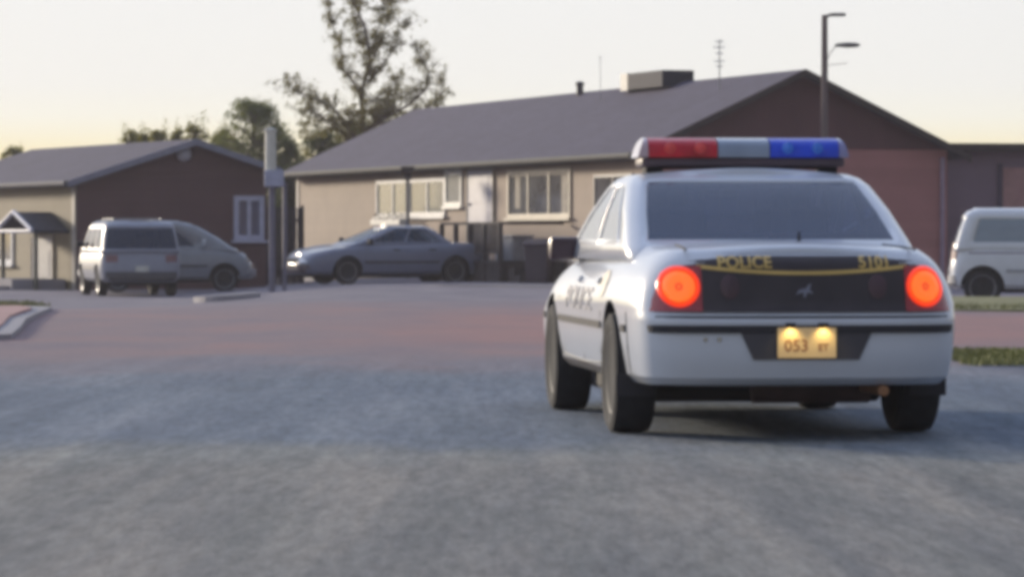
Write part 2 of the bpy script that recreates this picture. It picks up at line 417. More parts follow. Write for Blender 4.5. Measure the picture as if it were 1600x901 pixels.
def police_car():
    pc['sideglass'] = glassm('side_glass', (.06, .08, .12), .9, .06); MATS['side_glass'].node_tree.nodes['Principled BSDF'].inputs['Coat Weight'].default_value = 1
    Y0 = 19.7; X0 = PX(1260, Y0)
    t = tag(empty('police_car', (X0, Y0, 0), R(5.8)), 'white police sedan with lit round tail lights and a red and blue roof light bar', 'police car')
    S = Shell(pc); S.build(t, white_paint, car_glass)
    def rp_(x, z, off): return S.rear(x, z, off)
    # dark decal panel between the lamps with its gold line
    def zlow(x): return .668
    def pan(u, v, k):
        x = u*(1-.17*v*v); zt = .958-.028*max(0, (abs(x)-.58)/.2)**1.0 if abs(x) > .58 else .958
        z = zlow(x)+(zt-zlow(x))*v
        return rp_(x, z, .006 if k == 0 else -.01)
    patch('rear_panel', pan, lin(-.80, .80, 60), lin(0, 1, 12), gloss_black, t)
    def gl_(u, v, k):
        z = .905-.036*(1-(u/.55)**2)+v*.019
        return rp_(u, z, .010 if k == 0 else .002)
    patch('gold_stripe', gl_, lin(-.55, .55, 40), lin(-.5, .5, 3), gold, t)
    textmesh('rear_lettering', 'POLICE', .086, gold, t, lambda x, y, k: rp_(x-.305, .922+y, .011 if k == 0 else .003), bold=.002)
    textmesh('rear_lettering', '5101', .086, gold, t, lambda x, y, k: rp_(x+.375, .923+y, .011 if k == 0 else .003), bold=.002)
    # leaping animal emblem: small silver silhouette
    b = bmesh.new(); em = [(-.045, -.018), (-.03, .006), (-.012, .012), (.012, .016), (.022, .034), (.036, .04), (.032, .024), (.026, .008), (.044, -.004), (.038, -.012), (.016, -.004), (.004, -.03), (-.006, -.03), (-.004, -.006), (-.026, -.01)]
    A = [b.verts.new(rp_(x, .775+z, .014)) for x, z in em]; B = [b.verts.new(rp_(x, .775+z, .004)) for x, z in em]
    b.faces.new(A); b.faces.new(B[::-1])
    for i in range(len(em)): b.faces.new((A[i], B[i], B[(i+1) % len(em)], A[(i+1) % len(em)]))
    bmesh.ops.recalc_face_normals(b, faces=b.faces); link('emblem', b, grey_letter, t)
    # tail lamps
    red_lens = mat('tail_lamp_red_lens', (.35, .01, .012), .2, coat=1)
    lit = mat('tail_lamp_lit', (.6, .03, .01), .3, var=.1, scale=14, emit=(1, .05, .010), es=.88)
    liti = mat('tail_lamp_lit_inner', (.6, .08, .01), .3, var=.1, scale=20, emit=(1, .17, .018), es=.95)
    litc = mat('tail_lamp_lit_bulb', (.6, .05, .01), .3, emit=(1, .04, .005), es=.5)
    dimred = mat('inner_lamp_lens', (.07, .03, .038), .35, coat=.3, var=.3)
    for sg in (-1, 1):
        L_ = empty('tail_light', (0, 0, 0), 0, t)
        def hous(u, v, k):     # deep red lamp body that wraps on to the flank
            z = .672+v*.235; x = sg*(.53+u*.295*(1-.45*v*v)); return rp_(x, z, .012 if k == 0 else -.02)
        patch('lamp_housing', hous, lin(0, 1, 14), lin(0, 1, 8), red_lens, L_)
        cx, cz, rr = sg*.645, .800, .108
        def disc(name, r0, r1, offs, m):
            b = bmesh.new(); n = 36
            ra = [[b.verts.new(rp_(cx+math.cos(2*math.pi*k/n)*r, cz+math.sin(2*math.pi*k/n)*r, o)) for k in range(n)] for r, o in ((r0, -.005), (r0, offs), ((r0+r1)/2, offs+.012), (r1, offs), (r1, -.005))]
            for A, B in zip(ra, ra[1:]):
                for k in range(n): b.faces.new((A[k], A[(k+1) % n], B[(k+1) % n], B[k]))
            if r0 < .05: b.faces.new(ra[1][::-1])
            bmesh.ops.recalc_face_normals(b, faces=b.faces)
            link(name, b, m, L_, True, 60)
        disc('lamp_lens', .082, rr-.002, .016, lit)
        disc('lamp_ring', .030, .080, .022, liti)
        disc('lamp_bulb', .001, .028, .014, litc)
        b = bmesh.new(); n = 28
        ra = [[b.verts.new(rp_(sg*.385+math.cos(2*math.pi*k/n)*r*.8, .800+math.sin(2*math.pi*k/n)*r, o)) for k in range(n)] for r, o in ((.062, -.004), (.062, .010), (.03, .016), (.002, .017))]
        for A, B in zip(ra, ra[1:]):
            for k in range(n): b.faces.new((A[k], A[(k+1) % n], B[(k+1) % n], B[k]))
        b.faces.new(ra[-1]); bmesh.ops.recalc_face_normals(b, faces=b.faces); link('reverse_light', b, dimred, t, True, 60)
    # bumper strip and plate recess
    patch('bumper_strip', lambda x, z, k: rp_(x, z, .012 if k == 0 else -.01), lin(-.828, .828, 60), lin(.562, .602, 4), black_trim, t)
    patch('plate_recess', lambda u, v, k: rp_(u*(.275+.07*v), .425+v*.15, .008 if k == 0 else -.01), lin(-1, 1, 16), lin(0, 1, 5), grey_plastic, t)
    pl = empty('license_plate', (0, 0, 0), 0, t)
    plate_m = mat('plate_lit_yellow', (.85, .62, .30), .5, var=.06, emit=(1, .55, .22), es=.12)  # warm glow put into the plate itself to stand for lamp light
    b = bmesh.new(); box(b, (0, -.018, .512), (.305, .008, .155), bev=.003); link('plate', b, plate_m, pl)
    ink = mat('plate_ink', (.40, .16, .07), .6)
    textmesh('plate_number', '053', .085, ink, pl, lambda x, y, k: Vector((x-.055, -.024 if k == 0 else -.0215, (.496+y))), bold=.001)
    textmesh('plate_number', 'ET', .05, ink, pl, lambda x, y, k: Vector((x+.085, -.024 if k == 0 else -.0215, (.488+y))), bold=.001)
    for sg in (-1, 1):
        lm = empty('plate_lamp', (sg*.085, -.03, .603), 0, t)
        b = bmesh.new(); box(b, (0, .012, .004), (.05, .03, .014), bev=.003); link('lamp_cap', b, black_trim, lm)
        pd = bpy.data.lights.new('plate_light', 'SPOT'); pd.energy = .55; pd.color = (1, .80, .38); pd.shadow_soft_size = .012; pd.spot_size = R(120); pd.spot_blend = .8
        po = bpy.data.objects.new('plate_light', pd); COL.objects.link(po); po.parent = lm; po.location = (0, -.03, -.008)
        po.rotation_euler = (Vector((0, .022, -.05))).to_track_quat('-Z', 'Y').to_euler()
    # deck lid edge and gap
    b = bmesh.new(); tube(b, [S.rear(x, .967, .001) for x in lin(-.62, .62, 30)], .005, 6); link('trunk_seam', b, black_trim, t)
    b = bmesh.new(); tube(b, [S.rear(x, .645, .0) for x in lin(-.81, .81, 30)], .006, 6); link('trunk_seam', b, black_trim, t)
    for sg in (-1, 1):
        b = bmesh.new(); tube(b, [(sg*(.60-.04*k/7), .16+.66*k/7, interp(pc['top'], .16+.66*k/7)+pc['crown']*(1-((.60-.04*k/7)/.74)**2)-.001) for k in range(8)], .005, 6); link('trunk_seam', b, black_trim, t)
        b = bmesh.new(); tube(b, [S.side(.60+.02*math.sin(z*9), z, sg, -.001) for z in lin(.33, .66, 8)], .005, 6); link('bumper_seam', b, black_trim, t)
    # bumper sensors
    for x in (-.52, -.45):
        b = bmesh.new(); p = S.rear(x, .53, .002); lathe(b, [(p.y-.004, .012), (p.y+.006, .012)], 'y', 12, (p.x, 0, p.z)); link('bumper_stud', b, chrome, t)
    # flanks
    for sg in (-1, 1):
        zf = lambda y, z: z-.012*math.sin((y-.8)*.6)
        for y0, y1 in ((.62, .74), (1.50, 3.54), (4.32, 4.5)): sidestrip(t, 'side_moulding', S, sg, y0, y1, .555, .592, black_trim, .010)
        sidestrip(t, 'bumper_side_strip', S, sg, .64, .66, .555, .592, black_trim, .010, 3)
        sidestrip(t, 'rocker_panel', S, sg, 1.55, 3.5, .295, .34, grey_plastic, .006)
        for pts in ([(2.42, .36), (2.42, .7), (2.40, .93)], [(3.50, .36), (3.50, .7), (3.46, .92)], [(1.60, .42), (1.52, .65), (1.45, .93)], [(1.62, .36), (2.4, .345), (3.48, .36)]):
            seam(t, S, sg, pts, dark_steel)
        for y in (1.75, 2.72):
            hd = patch('door_handle', lambda yy, z, k: S.side(yy, z, sg, .022 if k == 0 else 0), lin(y-.08, y+.08, 6), lin(.80, .83, 3), white_paint, t)
        textmesh('door_lettering', 'POLICE', .30, grey_letter, t, lambda x, y, k: S.side(2.52-sg*-1*0-x*(1 if sg < 0 else -1), .70+y*.6, sg, .006 if k == 0 else 0), bold=.004, sx_=1.25)
        # crest on the rear quarter
        cr = mat('crest_gold', (.26, .235, .20), .5, var=.5, scale=30)
        b = bmesh.new(); n = 20
        A = [S.side(1.02+.5+math.cos(2*math.pi*k/n)*.16, .80+math.sin(2*math.pi*k/n)*.075, sg, .005) for k in range(n)]
        va = [b.verts.new(p) for p in A]; vb = [b.verts.new(p-Vector((sg*.008, 0, 0))) for p in A]
        b.faces.new(va); b.faces.new(vb)
        for i in range(n): b.faces.new((va[i], vb[i], vb[(i+1) % n], va[(i+1) % n]))
        bmesh.ops.recalc_face_normals(b, faces=b.faces); link('crest', b, cr, t)
        # mirror
        mr = empty('wing_mirror', (sg*.845, 3.42, .985), 0, t)
        b = bmesh.new(); box(b, (0, .03, 0), (.20, .10, .14), bev=.025); box(b, (-sg*.11, .04, -.04), (.10, .06, .05), bev=.01)
        link('mirror_housing', b, mat('mirror_shell', (.06, .03, .045), .4, coat=.3), mr, True)
        b = bmesh.new(); box(b, (0, -.024, 0), (.165, .006, .105)); link('mirror_glass', b, mat('mirror_glass', (.07, .045, .06), .25, metal=.2), mr)  # dark maroon base stands in for a dark reflection
    # wheels and underside
    for wy in (1.12, 3.93):
        for sg in (-1, 1): wheel(t, sg*.772, wy, .325, .225, mat('dusty_wheel_cover', (.05, .05, .058), .7), sg, spokes=7)
    b = bmesh.new(); box(b, (0, 3.0, .235), (1.34, 3.2, .17), bev=.03); box(b, (-.25, 1.6, .225), (.8, .5, .14), bev=.05); link('underbody', b, black_trim, t)  # hung low to add the dark shade under the car
    b = bmesh.new(); tube(b, [(-.72, 1.12, .30), (0, 1.12, .27), (.72, 1.12, .30)], .04, 10); link('axle', b, dark_steel, t)
    b = bmesh.new(); lathe(b, [(-.32, .02), (-.31, .09), (.31, .09), (.32, .02)], 'x', 20, (.12, .55, .27)); link('muffler', b, mat('rusty_steel', (.07, .04, .035), .8, var=.3), t, True)
    b = bmesh.new(); tube(b, [(.36, .6, .27), (.42, .35, .265), (.42, .08, .262)], .028, 14); link('exhaust_pipe', b, mat('exhaust_rust', (.38, .19, .10), .5, metal=.5), t, True)
    for sg in (-1, 1):
        b = bmesh.new(); box(b, (sg*.79, .74, .27), (.20, .012, .12), bev=.004); link('mud_flap', b, black_trim, t)
    # cabin contents
    for x, y, h_ in ((-.36, 2.55, 1.28), (.36, 2.55, 1.26)):
        b = bmesh.new(); box(b, (x, y, 1.10), (.46, .14, .26), bev=.05); box(b, (x, y-.01, h_), (.24, .10, .12), bev=.04); link('seat', b, seatm, t, True, 60)
    b = bmesh.new(); box(b, (0, 1.55, 1.03), (1.24, .16, .10), bev=.04); link('rear_seat', b, seatm, t, True, 60)
    b = bmesh.new()
    for x in lin(-.5, .5, 11): box(b, (x, 2.2, 1.18), (.012, .012, .34))
    for z in (1.02, 1.17, 1.33): box(b, (0, 2.2, z), (1.06, .014, .014))
    link('cage_partition', b, dark_steel, t)
    b = bmesh.new(); box(b, (.05, 1.12, 1.055), (.10, .06, .045), bev=.01); link('brake_light', b, mat('brake_lens', (.15, .01, .01), .3), t)
    b = bmesh.new(); box(b, (0, 2.95, 1.31), (.24, .02, .06), bev=.01); link('rearview_mirror', b, black_trim, t)
    # antenna and lock on the boot
    b = bmesh.new(); tube(b, [(.10, .78, 1.03), (.10, .78, 1.085)], [.012, .004], 8); link('antenna_base', b, black_trim, t)
    # LIGHT BAR on the roof
    lb = empty('light_bar', (0, 2.14, 1.455), 0, t)
    def prism(name, x0, x1, m, xt0=None, xt1=None, z0=.048, z1=.160, dep=.15):
        """lens block: rounded section, its ends may lean in towards the top"""
        b = bmesh.new(); sec = []
        for k in range(13):
            a_ = math.pi*k/12; sec.append((-math.cos(a_)*dep, z0+.02+(z1-z0-.02)*math.sin(a_)**.55))
        sec = [(-dep, z0)]+sec+[(dep, z0)]
        xt0 = x0 if xt0 is None else xt0; xt1 = x1 if xt1 is None else xt1
        rings = []
        for k in range(9):
            f = k/8; ring = []
            for y, z in sec:
                h = (z-z0)/(z1-z0); a0 = x0+(xt0-x0)*h**1.6; a1 = x1+(xt1-x1)*h**1.6
                ring.append(b.verts.new((a0+(a1-a0)*f, y, z)))
            rings.append(ring)
        for A, B in zip(rings, rings[1:]):
            for i in range(len(sec)-1): b.faces.new((A[i], A[i+1], B[i+1], B[i]))
            b.faces.new((A[-1], A[0], B[0], B[-1]))
        b.faces.new(rings[0]); b.faces.new(rings[-1][::-1]); bmesh.ops.recalc_face_normals(b, faces=b.faces)
        return link(name, b, m, lb, True, 50)
    redl = mat('beacon_red_lens', (.60, .012, .03), .35, coat=.25, var=.35, scale=5)
    clr = mat('beacon_clear_lens', (.26, .31, .40), .2, coat=1, var=.15, scale=5)
    blul = mat('beacon_blue_lens', (.012, .06, .58), .35, coat=.25, var=.35, scale=4)
    endc = mat('beacon_end_lens', (.55, .40, .42), .2, coat=1)
    prism('end_lens', -.602, -.545, endc, -.56, -.545)
    prism('red_lens', -.542, -.152, redl)
    prism('clear_lens', -.146, .146, clr)
    prism('blue_lens', .152, .542, blul)
    prism('end_lens', .545, .602, mat('beacon_end_lens_blue', (.26, .25, .45), .2, coat=1), .545, .56)
    b = bmesh.new(); box(b, (0, 0, .022), (1.16, .27, .050), bev=.012); link('lens_tray', b, mat('lens_tray_mauve', (.10, .07, .085), .5), lb, True)
    for sg in (-1, 1):
        b = bmesh.new(); box(b, (sg*.50, 0, -.008), (.10, .16, .07), bev=.01); link('mounting_foot', b, black_trim, lb, True)
    b = bmesh.new(); box(b, (0, 0, -.0), (.92, .12, .03), bev=.006); link('bar_base', b, black_trim, lb, True)
    for x, m_ in ((-.42, 'r'), (-.25, 'r'), (.25, 'b'), (.42, 'b')):
        b = bmesh.new(); lathe(b, [(-.171, .002), (-.160, .032), (-.140, .034)], 'y', 18, (x, 0, .10))
        link('rotator_reflector', b, mat('reflector_red', (.85, .07, .06), .3, coat=.6) if m_ == 'r' else mat('reflector_blue', (.04, .20, .75), .3, coat=.6), lb, True)
    return t
police_car()
# ------------------------------------------------------------------ OTHER VEHICLES
def car(name, label, cat, cfg, loc, rz, paint, glass, **kw):
    t = tag(empty(name, loc, rz), label, cat)
    S = Shell(cfg); S.build(t, paint, glass)
    rim = kw.get('rim', steel)
    for wy in cfg['wheels']:
        for sg in (-1, 1): wheel(t, sg*(cfg['wx']), wy, cfg['wr'], .20, rim, sg, spokes=5)
    b = bmesh.new(); box(b, (0, cfg['L']/2, cfg['zb']-.02), (1.3, cfg['L']-.7, .10)); link('underbody', b, black_trim, t)
    lz, lh = kw.get('lampz', .62), kw.get('lamph', .12)
    for sg in (-1, 1):
        patch('headlight', lambda u, v, k: S.front(sg*(.45+u*.35), lz+v*lh, .012 if k == 0 else -.01), lin(0, 1, 8), lin(-.5, .5, 3), mat('headlight_glass', (.65, .66, .68), .15, coat=1), t)
        patch('tail_light', lambda u, v, k: S.rear(sg*(.55+u*.27), kw.get('tailz', .75)+v*kw.get('tailh', .16), .012 if k == 0 else -.01), lin(0, 1, 8), lin(-.5, .5, 3), mat('tail_red', (.22, .12, .13), .6), t)
        sidestrip(t, 'side_moulding', S, sg, cfg['wheels'][0]+.42, cfg['wheels'][1]-.42, kw.get('mz', .5), kw.get('mz', .5)+.05, kw.get('mm', grey_plastic), .008)
        for pts in kw.get('seams', []): seam(t, S, sg, pts, dark_steel)
        for y in kw.get('handles', []):
            patch('door_handle', lambda yy, z, k: S.side(yy, z, sg, .02 if k == 0 else 0), lin(y-.08, y+.08, 5), lin(kw.get('hz', .8), kw.get('hz', .8)+.03, 3), black_trim, t)
        my, mz_ = kw.get('mirror', (3.3, 1.0))
        b = bmesh.new(); box(b, (sg*(cfg['hwmax']+.06), my, mz_), (.20, .10, .14), bev=.025); link('wing_mirror', b, kw.get('mirm', black_trim), t, True)
    patch('front_bumper', lambda x, z, k: S.front(x, z, .03 if k == 0 else -.01), lin(-.8*cfg['hwmax']/.9, .8*cfg['hwmax']/.9, 20), lin(cfg['zb']+.03, cfg['zb']+.24, 4), kw.get('bump', grey_plastic), t)
    patch('rear_bumper', lambda x, z, k: S.rear(x, z, .03 if k == 0 else -.01), lin(-.8*cfg['hwmax']/.9, .8*cfg['hwmax']/.9, 20), lin(cfg['zb']+.03, cfg['zb']+.24, 4), kw.get('bump', grey_plastic), t)
    patch('grille', lambda x, z, k: S.front(x, z, .01 if k == 0 else -.01), lin(-.40, .40, 8), lin(lz-lh/2, lz+lh/2, 3), black_trim, t)
    b = bmesh.new(); p = S.rear(0, .62, .02); box(b, (0, p.y, .62), (.30, .012, .15)); link('license_plate', b, mat('pale_plate', (.6, .6, .55), .5), t)
    for x in (-.36, .36):
        y = kw.get('seaty', 2.5); z = cfg['tray']
        b = bmesh.new(); box(b, (x, y, z+.12), (.46, .14, .30), bev=.05); box(b, (x, y, z+.33), (.24, .1, .12), bev=.04); link('seat', b, seatm, t, True, 60)
    return t, S
sed = dict(L=4.85, zb=.24, a=.5, crown=.03, rcrown=.03, hwmax=.89,
    top=[(0, .90), (.3, .95), (1.0, .97), (2, .93), (3.4, .90), (4.0, .84), (4.5, .74), (4.85, .64)],
    hw=[(0, .78), (.1, .85), (.4, .89), (.65, .89), (.85, .86), (.95, .82), (1, .78)],
    taper=[(0, .93), (.6, 1), (3.9, 1), (4.85, .90)],
    r=[(0, .08), (.15, 0), (.5, 0), (.9, .05), (1, .12)], f=[(0, .1), (.15, 0), (.6, 0), (.9, .1), (1, .2)],
    levels=[0, .05, .1, .2, .35, .5, .65, .75, .85, .92, .97, 1], wheels=(1.02, 3.72), wx=.77, wr=.31,
    cab=[(.88, .78, .72, 3.75, .3), (.97, .765, .95, 3.52, .3), (1.0, .755, 1.0, 3.45, .3), (1.15, .69, 1.22, 3.08, .28), (1.30, .61, 1.42, 2.72, .26), (1.34, .57, 1.52, 2.60, .26), (1.355, .53, 1.58, 2.52, .26)],
    qglass=.9, win=[(.03, .12), (.14, .49), (.53, .96)], wz=(1.0, 1.30), rz=(.98, 1.32), fz=(.99, 1.32), tray=.985)
sedan_blue = mat('slate_blue_paint', (.165, .18, .25), .35, var=.06, coat=.5)
sedan_glass = glassm('sedan_glass', (.05, .08, .13), .45, .05)
SEAMS = [[(2.30, .3), (2.30, .9)], [(3.25, .3), (3.22, .88)], [(1.42, .55), (1.35, .9)]]
Ys = 92.5
s1, S1 = car('sedan', 'dark slate blue four-door sedan parked nose left in front of the porch railing', 'car', sed,
    (PX(752, 91.0), 91.6, gz(PX(752, 91), 91)-.06), R(113), sedan_blue, sedan_glass, seams=SEAMS, handles=(1.6, 2.5), mz=.5, lampz=.58, mirror=(3.2, 1.0), rim=mat('dull_hubcap', (.36, .33, .35), .5, metal=.3), bump=mat('warm_grey_bumper', (.13, .105, .12), .5))
pale = mat('pale_grey_paint', (.45, .46, .50), .35, coat=.4, var=.05)
sed2 = dict(sed); sed2['cab'] = [(z*.93, h, r+.2, f-.2, a) for z, h, r, f, a in sed['cab']]; sed2['wz'] = (.93, 1.209); sed2['rz'] = (.9114, 1.2276); sed2['fz'] = (.9207, 1.2276); sed2['tray'] = .98
s2, _ = car('sedan', 'pale grey car mostly hidden behind the slate blue sedan', 'car', sed2,
    (PX(735, 100), 101.0, gz(-3, 100)-.02), R(84), pale, sedan_glass, seams=SEAMS, lampz=.6)
# one-box minivan, left
mv = dict(L=4.3, zb=.32, a=.42, crown=.02, rcrown=.03, hwmax=.93,
    top=[(0, 1.06), (3.0, 1.05), (3.5, 1.03), (4.0, .95), (4.3, .74)],
    hw=[(0, .82), (.1, .89), (.4, .93), (.7, .93), (.9, .91), (1, .88)], taper=[(0, .96), (.4, 1), (3.6, 1), (4.3, .88)],
    r=[(0, .08), (.12, 0), (.5, .0), (1, .06)], f=[(0, .1), (.15, 0), (.5, 0), (.9, .12), (1, .22)],
    levels=[0, .05, .1, .2, .35, .5, .65, .8, .9, .95, 1], wheels=(.95, 3.55), wx=.80, wr=.33,
    cab=[(.98, .895, .05, 3.95, .30), (1.06, .885, .07, 3.85, .30), (1.12, .875, .09, 3.75, .3), (1.35, .84, .16, 3.42, .34), (1.60, .79, .27, 2.98, .34), (1.70, .74, .34, 2.65, .32), (1.73, .69, .42, 2.45, .30)],
    qglass=.9, win=[(.04, .33), (.345, .60), (.615, .80)], wz=(1.12, 1.62), rz=(1.12, 1.58), fz=(1.08, 1.66), tray=1.09)
silver = mat('silver_grey_paint', (.25, .265, .30), .35, var=.08, coat=.5, metal=.2)
van_glass = glassm('van_glass', (.02, .035, .075), .8, .1)
Yv = 94.6; xv = PX(126, Yv)
v1, SV1 = car('minivan', 'silver minivan with sloping nose pointing right, partly hidden behind the boxy grey van', 'minivan', mv,
    (xv, Yv-.3, gz(xv, Yv)), R(-85), silver, van_glass, seams=[[(1.3, .4), (1.3, 1.0)], [(2.2, .4), (2.2, 1.0)], [(3.2, .45), (3.2, 1.0)]], handles=(2.3,), hz=.95, mz=.62,
    lampz=.74, tailz=.98, tailh=.3, mirror=(3.05, 1.22), seaty=2.3, bump=mat('van_bumper', (.33, .33, .36), .5), mirm=mat('pale_mirror', (.55, .58, .62), .3))
b = bmesh.new()
for sg in (-1, 1):
    box(b, (sg*.55, 1.5, 1.80), (.035, 1.7, .03), bev=.008)
    for y in (.75, 2.25): box(b, (sg*.55, y, 1.77), (.05, .06, .05))
for y in (1.0, 1.9): box(b, (0, y, 1.805), (1.1, .05, .025))
for v_ in b.verts: v_.co.z -= .035
rack_bm = b; rack_m = mat('rack_grey', (.35, .35, .36), .4)
# white van, right
vn = dict(mv); vn.update(L=4.85, top=[(0, 1.08), (3.6, 1.06), (4.2, .98), (4.85, .80)], wheels=(.60, 3.70), wr=.34,
    cab=[(1.0, .905, .05, 4.3, .26), (1.08, .895, .06, 4.15, .26), (1.16, .885, .075, 4.05, .26), (1.40, .85, .15, 3.70, .26), (1.64, .80, .24, 3.30, .26), (1.72, .76, .32, 3.15, .26), (1.75, .71, .42, 3.0, .26)],
    win=[(.03, .36), (.40, .66), (.70, .95)], wz=(1.16, 1.58), rz=(1.12, 1.58), fz=(1.1, 1.66), tray=1.11)
van_glass2 = glassm('pale_van_glass', (.30, .36, .43), .85, .05)
white2 = mat('white_van_paint', (.70, .72, .77), .3, var=.04, coat=.5)
Yw = 69.5; xw = PX(1484, Yw)
v2, SV2 = car('van', 'white passenger van parked at the right edge beside the purple annex', 'van', vn, (xw+.05, Yw+.5, gz(xw+1, Yw)-.10), R(-97), white2, van_glass2,
    seams=[[(1.75, .4), (1.75, 1.0)], [(3.0, .4), (3.0, 1.0)]], handles=(3.1,), hz=.95, mz=.62, mm=mat('pale_moulding', (.33, .34, .38), .5), lampz=.76, tailz=1.0, tailh=.3, mirror=(3.7, 1.2), seaty=3.0, bump=mat('van_bumper_grey', (.3, .3, .33), .5))
bx = dict(vn); bx.update(L=4.2, top=[(0, 1.04), (3.2, 1.02), (3.7, .98), (4.2, .86)], wheels=(.85, 3.35), wr=.34,
    cab=[(.98, .905, .04, 3.75, .24), (1.06, .895, .05, 3.6, .24), (1.10, .885, .06, 3.5, .24), (1.36, .85, .14, 3.2, .24), (1.60, .80, .24, 2.9, .24), (1.67, .76, .32, 2.75, .24), (1.70, .71, .42, 2.6, .24)],
    win=[(.03, .33), (.37, .64), (.68, .95)], wz=(1.10, 1.54), rz=(1.08, 1.55), fz=(1.1, 1.6), tray=1.07, qglass=.93)
v3, SV3 = car('van', 'boxy grey van seen from behind with its left flank lit, overlapping the silver minivan', 'van', bx, (PX(222, 87.5), 87.5, gz(PX(222, 87.5), 87.5)), R(14.5),
    mat('dull_blue_grey_paint', (.27, .285, .35), .4, coat=.3, var=.08), van_glass, seams=[[(1.5, .4), (1.5, 1.0)], [(2.6, .4), (2.6, 1.0)]], handles=(2.4,), hz=.92, mz=.62, lampz=.74, tailz=.86, tailh=.16, mirror=(3.0, 1.18), seaty=2.4, bump=mat('dark_bumper', (.09, .09, .10), .7))
link('roof_rack', rack_bm, rack_m, v3)
b = bmesh.new(); tube(b, [SV3.rear(x, 1.0, .004) for x in lin(-.7, .7, 12)], .012, 6); link('tailgate_seam', b, dark_steel, v3)
sidestrip(v2, 'side_crease', SV2, 1, .35, 4.3, .955, .985, mat('crease_grey', (.30, .27, .33), .5), .006)
sidestrip(v2, 'side_crease', SV2, -1, .35, 4.3, .955, .985, MATS['crease_grey'], .006)
# ------------------------------------------------------------------ GROUND
def groundm():
    m = bpy.data.materials.new('gravel_ground'); m.use_nodes = True; n = m.node_tree.nodes; l = m.node_tree.links
    b = n['Principled BSDF']; b.inputs['Roughness'].default_value = .95; b.inputs['Specular IOR Level'].default_value = .2
    t = n.new('ShaderNodeTexCoord')
    def noise(sc, det=6, st=(1, 1, 1), rot=0, rough=.6):
        mp = n.new('ShaderNodeMapping'); mp.inputs['Scale'].default_value = st; mp.inputs['Rotation'].default_value = (0, 0, rot)
        l.new(t.outputs['Object'], mp.inputs[0]); z = n.new('ShaderNodeTexNoise'); z.inputs['Scale'].default_value = sc; z.inputs['Detail'].default_value = det; z.inputs['Roughness'].default_value = rough
        l.new(mp.outputs[0], z.inputs[0]); return z.outputs[0]
    def ramp(src, stops):
        r = n.new('ShaderNodeValToRGB'); l.new(src, r.inputs[0]); e = r.color_ramp.elements
        e[0].position = stops[0][0]; e[0].color = (*stops[0][1], 1); e[1].position = stops[-1][0]; e[1].color = (*stops[-1][1], 1)
        for p, c in stops[1:-1]: q = e.new(p); q.color = (*c, 1)
        return r.outputs[0]
    def math_(op, a, bb, c=None):
        x = n.new('ShaderNodeMath'); x.operation = op
        for i, v in enumerate((a, bb, c)):
            if v is None: continue
            if isinstance(v, (int, float)): x.inputs[i].default_value = v
            else: l.new(v, x.inputs[i])
        return x.outputs[0]
    def mixc(f, a, bb, mode='MIX'):
        x = n.new('ShaderNodeMix'); x.data_type = 'RGBA'; x.blend_type = mode
        if isinstance(f, float): x.inputs[0].default_value = f
        else: l.new(f, x.inputs[0])
        l.new(a, x.inputs[6]); l.new(bb, x.inputs[7]); return x.outputs[2]
    gravel = ramp(noise(1.9, 8, (1, .08, 1)), [(.3, (.135, .155, .165)), (.5, (.205, .218, .222)), (.7, (.285, .283, .27))])
    streak = ramp(noise(1.0, 5, (2.2, .16, 1), R(-12)), [(.35, (.80, .82, .86)), (.65, (1.18, 1.15, 1.11))])
    gravel = mixc(1.0, gravel, streak, 'MULTIPLY')
    peb = ramp(noise(15, 6, (1, .14, 1), rough=.8), [(.34, (.70, .70, .71)), (.66, (1.30, 1.295, 1.28))])
    gravel = mixc(1.0, gravel, peb, 'MULTIPLY')
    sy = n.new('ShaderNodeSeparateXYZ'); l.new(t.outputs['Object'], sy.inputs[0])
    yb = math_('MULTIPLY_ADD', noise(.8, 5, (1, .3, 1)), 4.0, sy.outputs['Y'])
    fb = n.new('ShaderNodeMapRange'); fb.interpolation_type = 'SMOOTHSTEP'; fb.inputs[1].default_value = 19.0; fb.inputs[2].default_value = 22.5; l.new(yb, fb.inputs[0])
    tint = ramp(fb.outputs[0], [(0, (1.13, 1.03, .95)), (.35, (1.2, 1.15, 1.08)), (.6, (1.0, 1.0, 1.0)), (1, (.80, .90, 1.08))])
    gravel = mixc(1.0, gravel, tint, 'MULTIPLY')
    dirt = ramp(noise(.55, 7, (1, .4, 1)), [(.3, (.22, .18, .205)), (.5, (.275, .205, .21)), (.7, (.34, .21, .20))])
    peb2 = ramp(noise(14, 4), [(.3, (.88, .88, .88)), (.7, (1.12, 1.12, 1.12))])
    dirt = mixc(1.0, dirt, peb2, 'MULTIPLY')
    s = n.new('ShaderNodeSeparateXYZ'); l.new(t.outputs['Object'], s.inputs[0])
    nn = noise(.35, 5)
    yy = math_('MULTIPLY_ADD', nn, 9.0, s.outputs['Y'])
    f1 = n.new('ShaderNodeMapRange'); f1.interpolation_type = 'SMOOTHSTEP'; f1.inputs[1].default_value = 31.5; f1.inputs[2].default_value = 41; l.new(yy, f1.inputs[0])
    c = mixc(f1.outputs[0], gravel, dirt)
    # pale worn track at the far side in front of the houses
    far = ramp(noise(.8, 6, (1, .3, 1)), [(.3, (.19, .17, .20)), (.7, (.27, .24, .26))])
    f2 = n.new('ShaderNodeMapRange'); f2.interpolation_type = 'SMOOTHSTEP'; f2.inputs[1].default_value = 60.0; f2.inputs[2].default_value = 72.0; l.new(yy, f2.inputs[0])
    c = mixc(f2.outputs[0], c, far)
    # red soil toward the right behind the police car
    xr = n.new('ShaderNodeMapRange'); xr.interpolation_type = 'SMOOTHSTEP'; xr.inputs[1].default_value = -1.5; xr.inputs[2].default_value = 1.0
    xx = math_('MULTIPLY_ADD', nn, 2.0, s.outputs['X']); l.new(xx, xr.inputs[0])
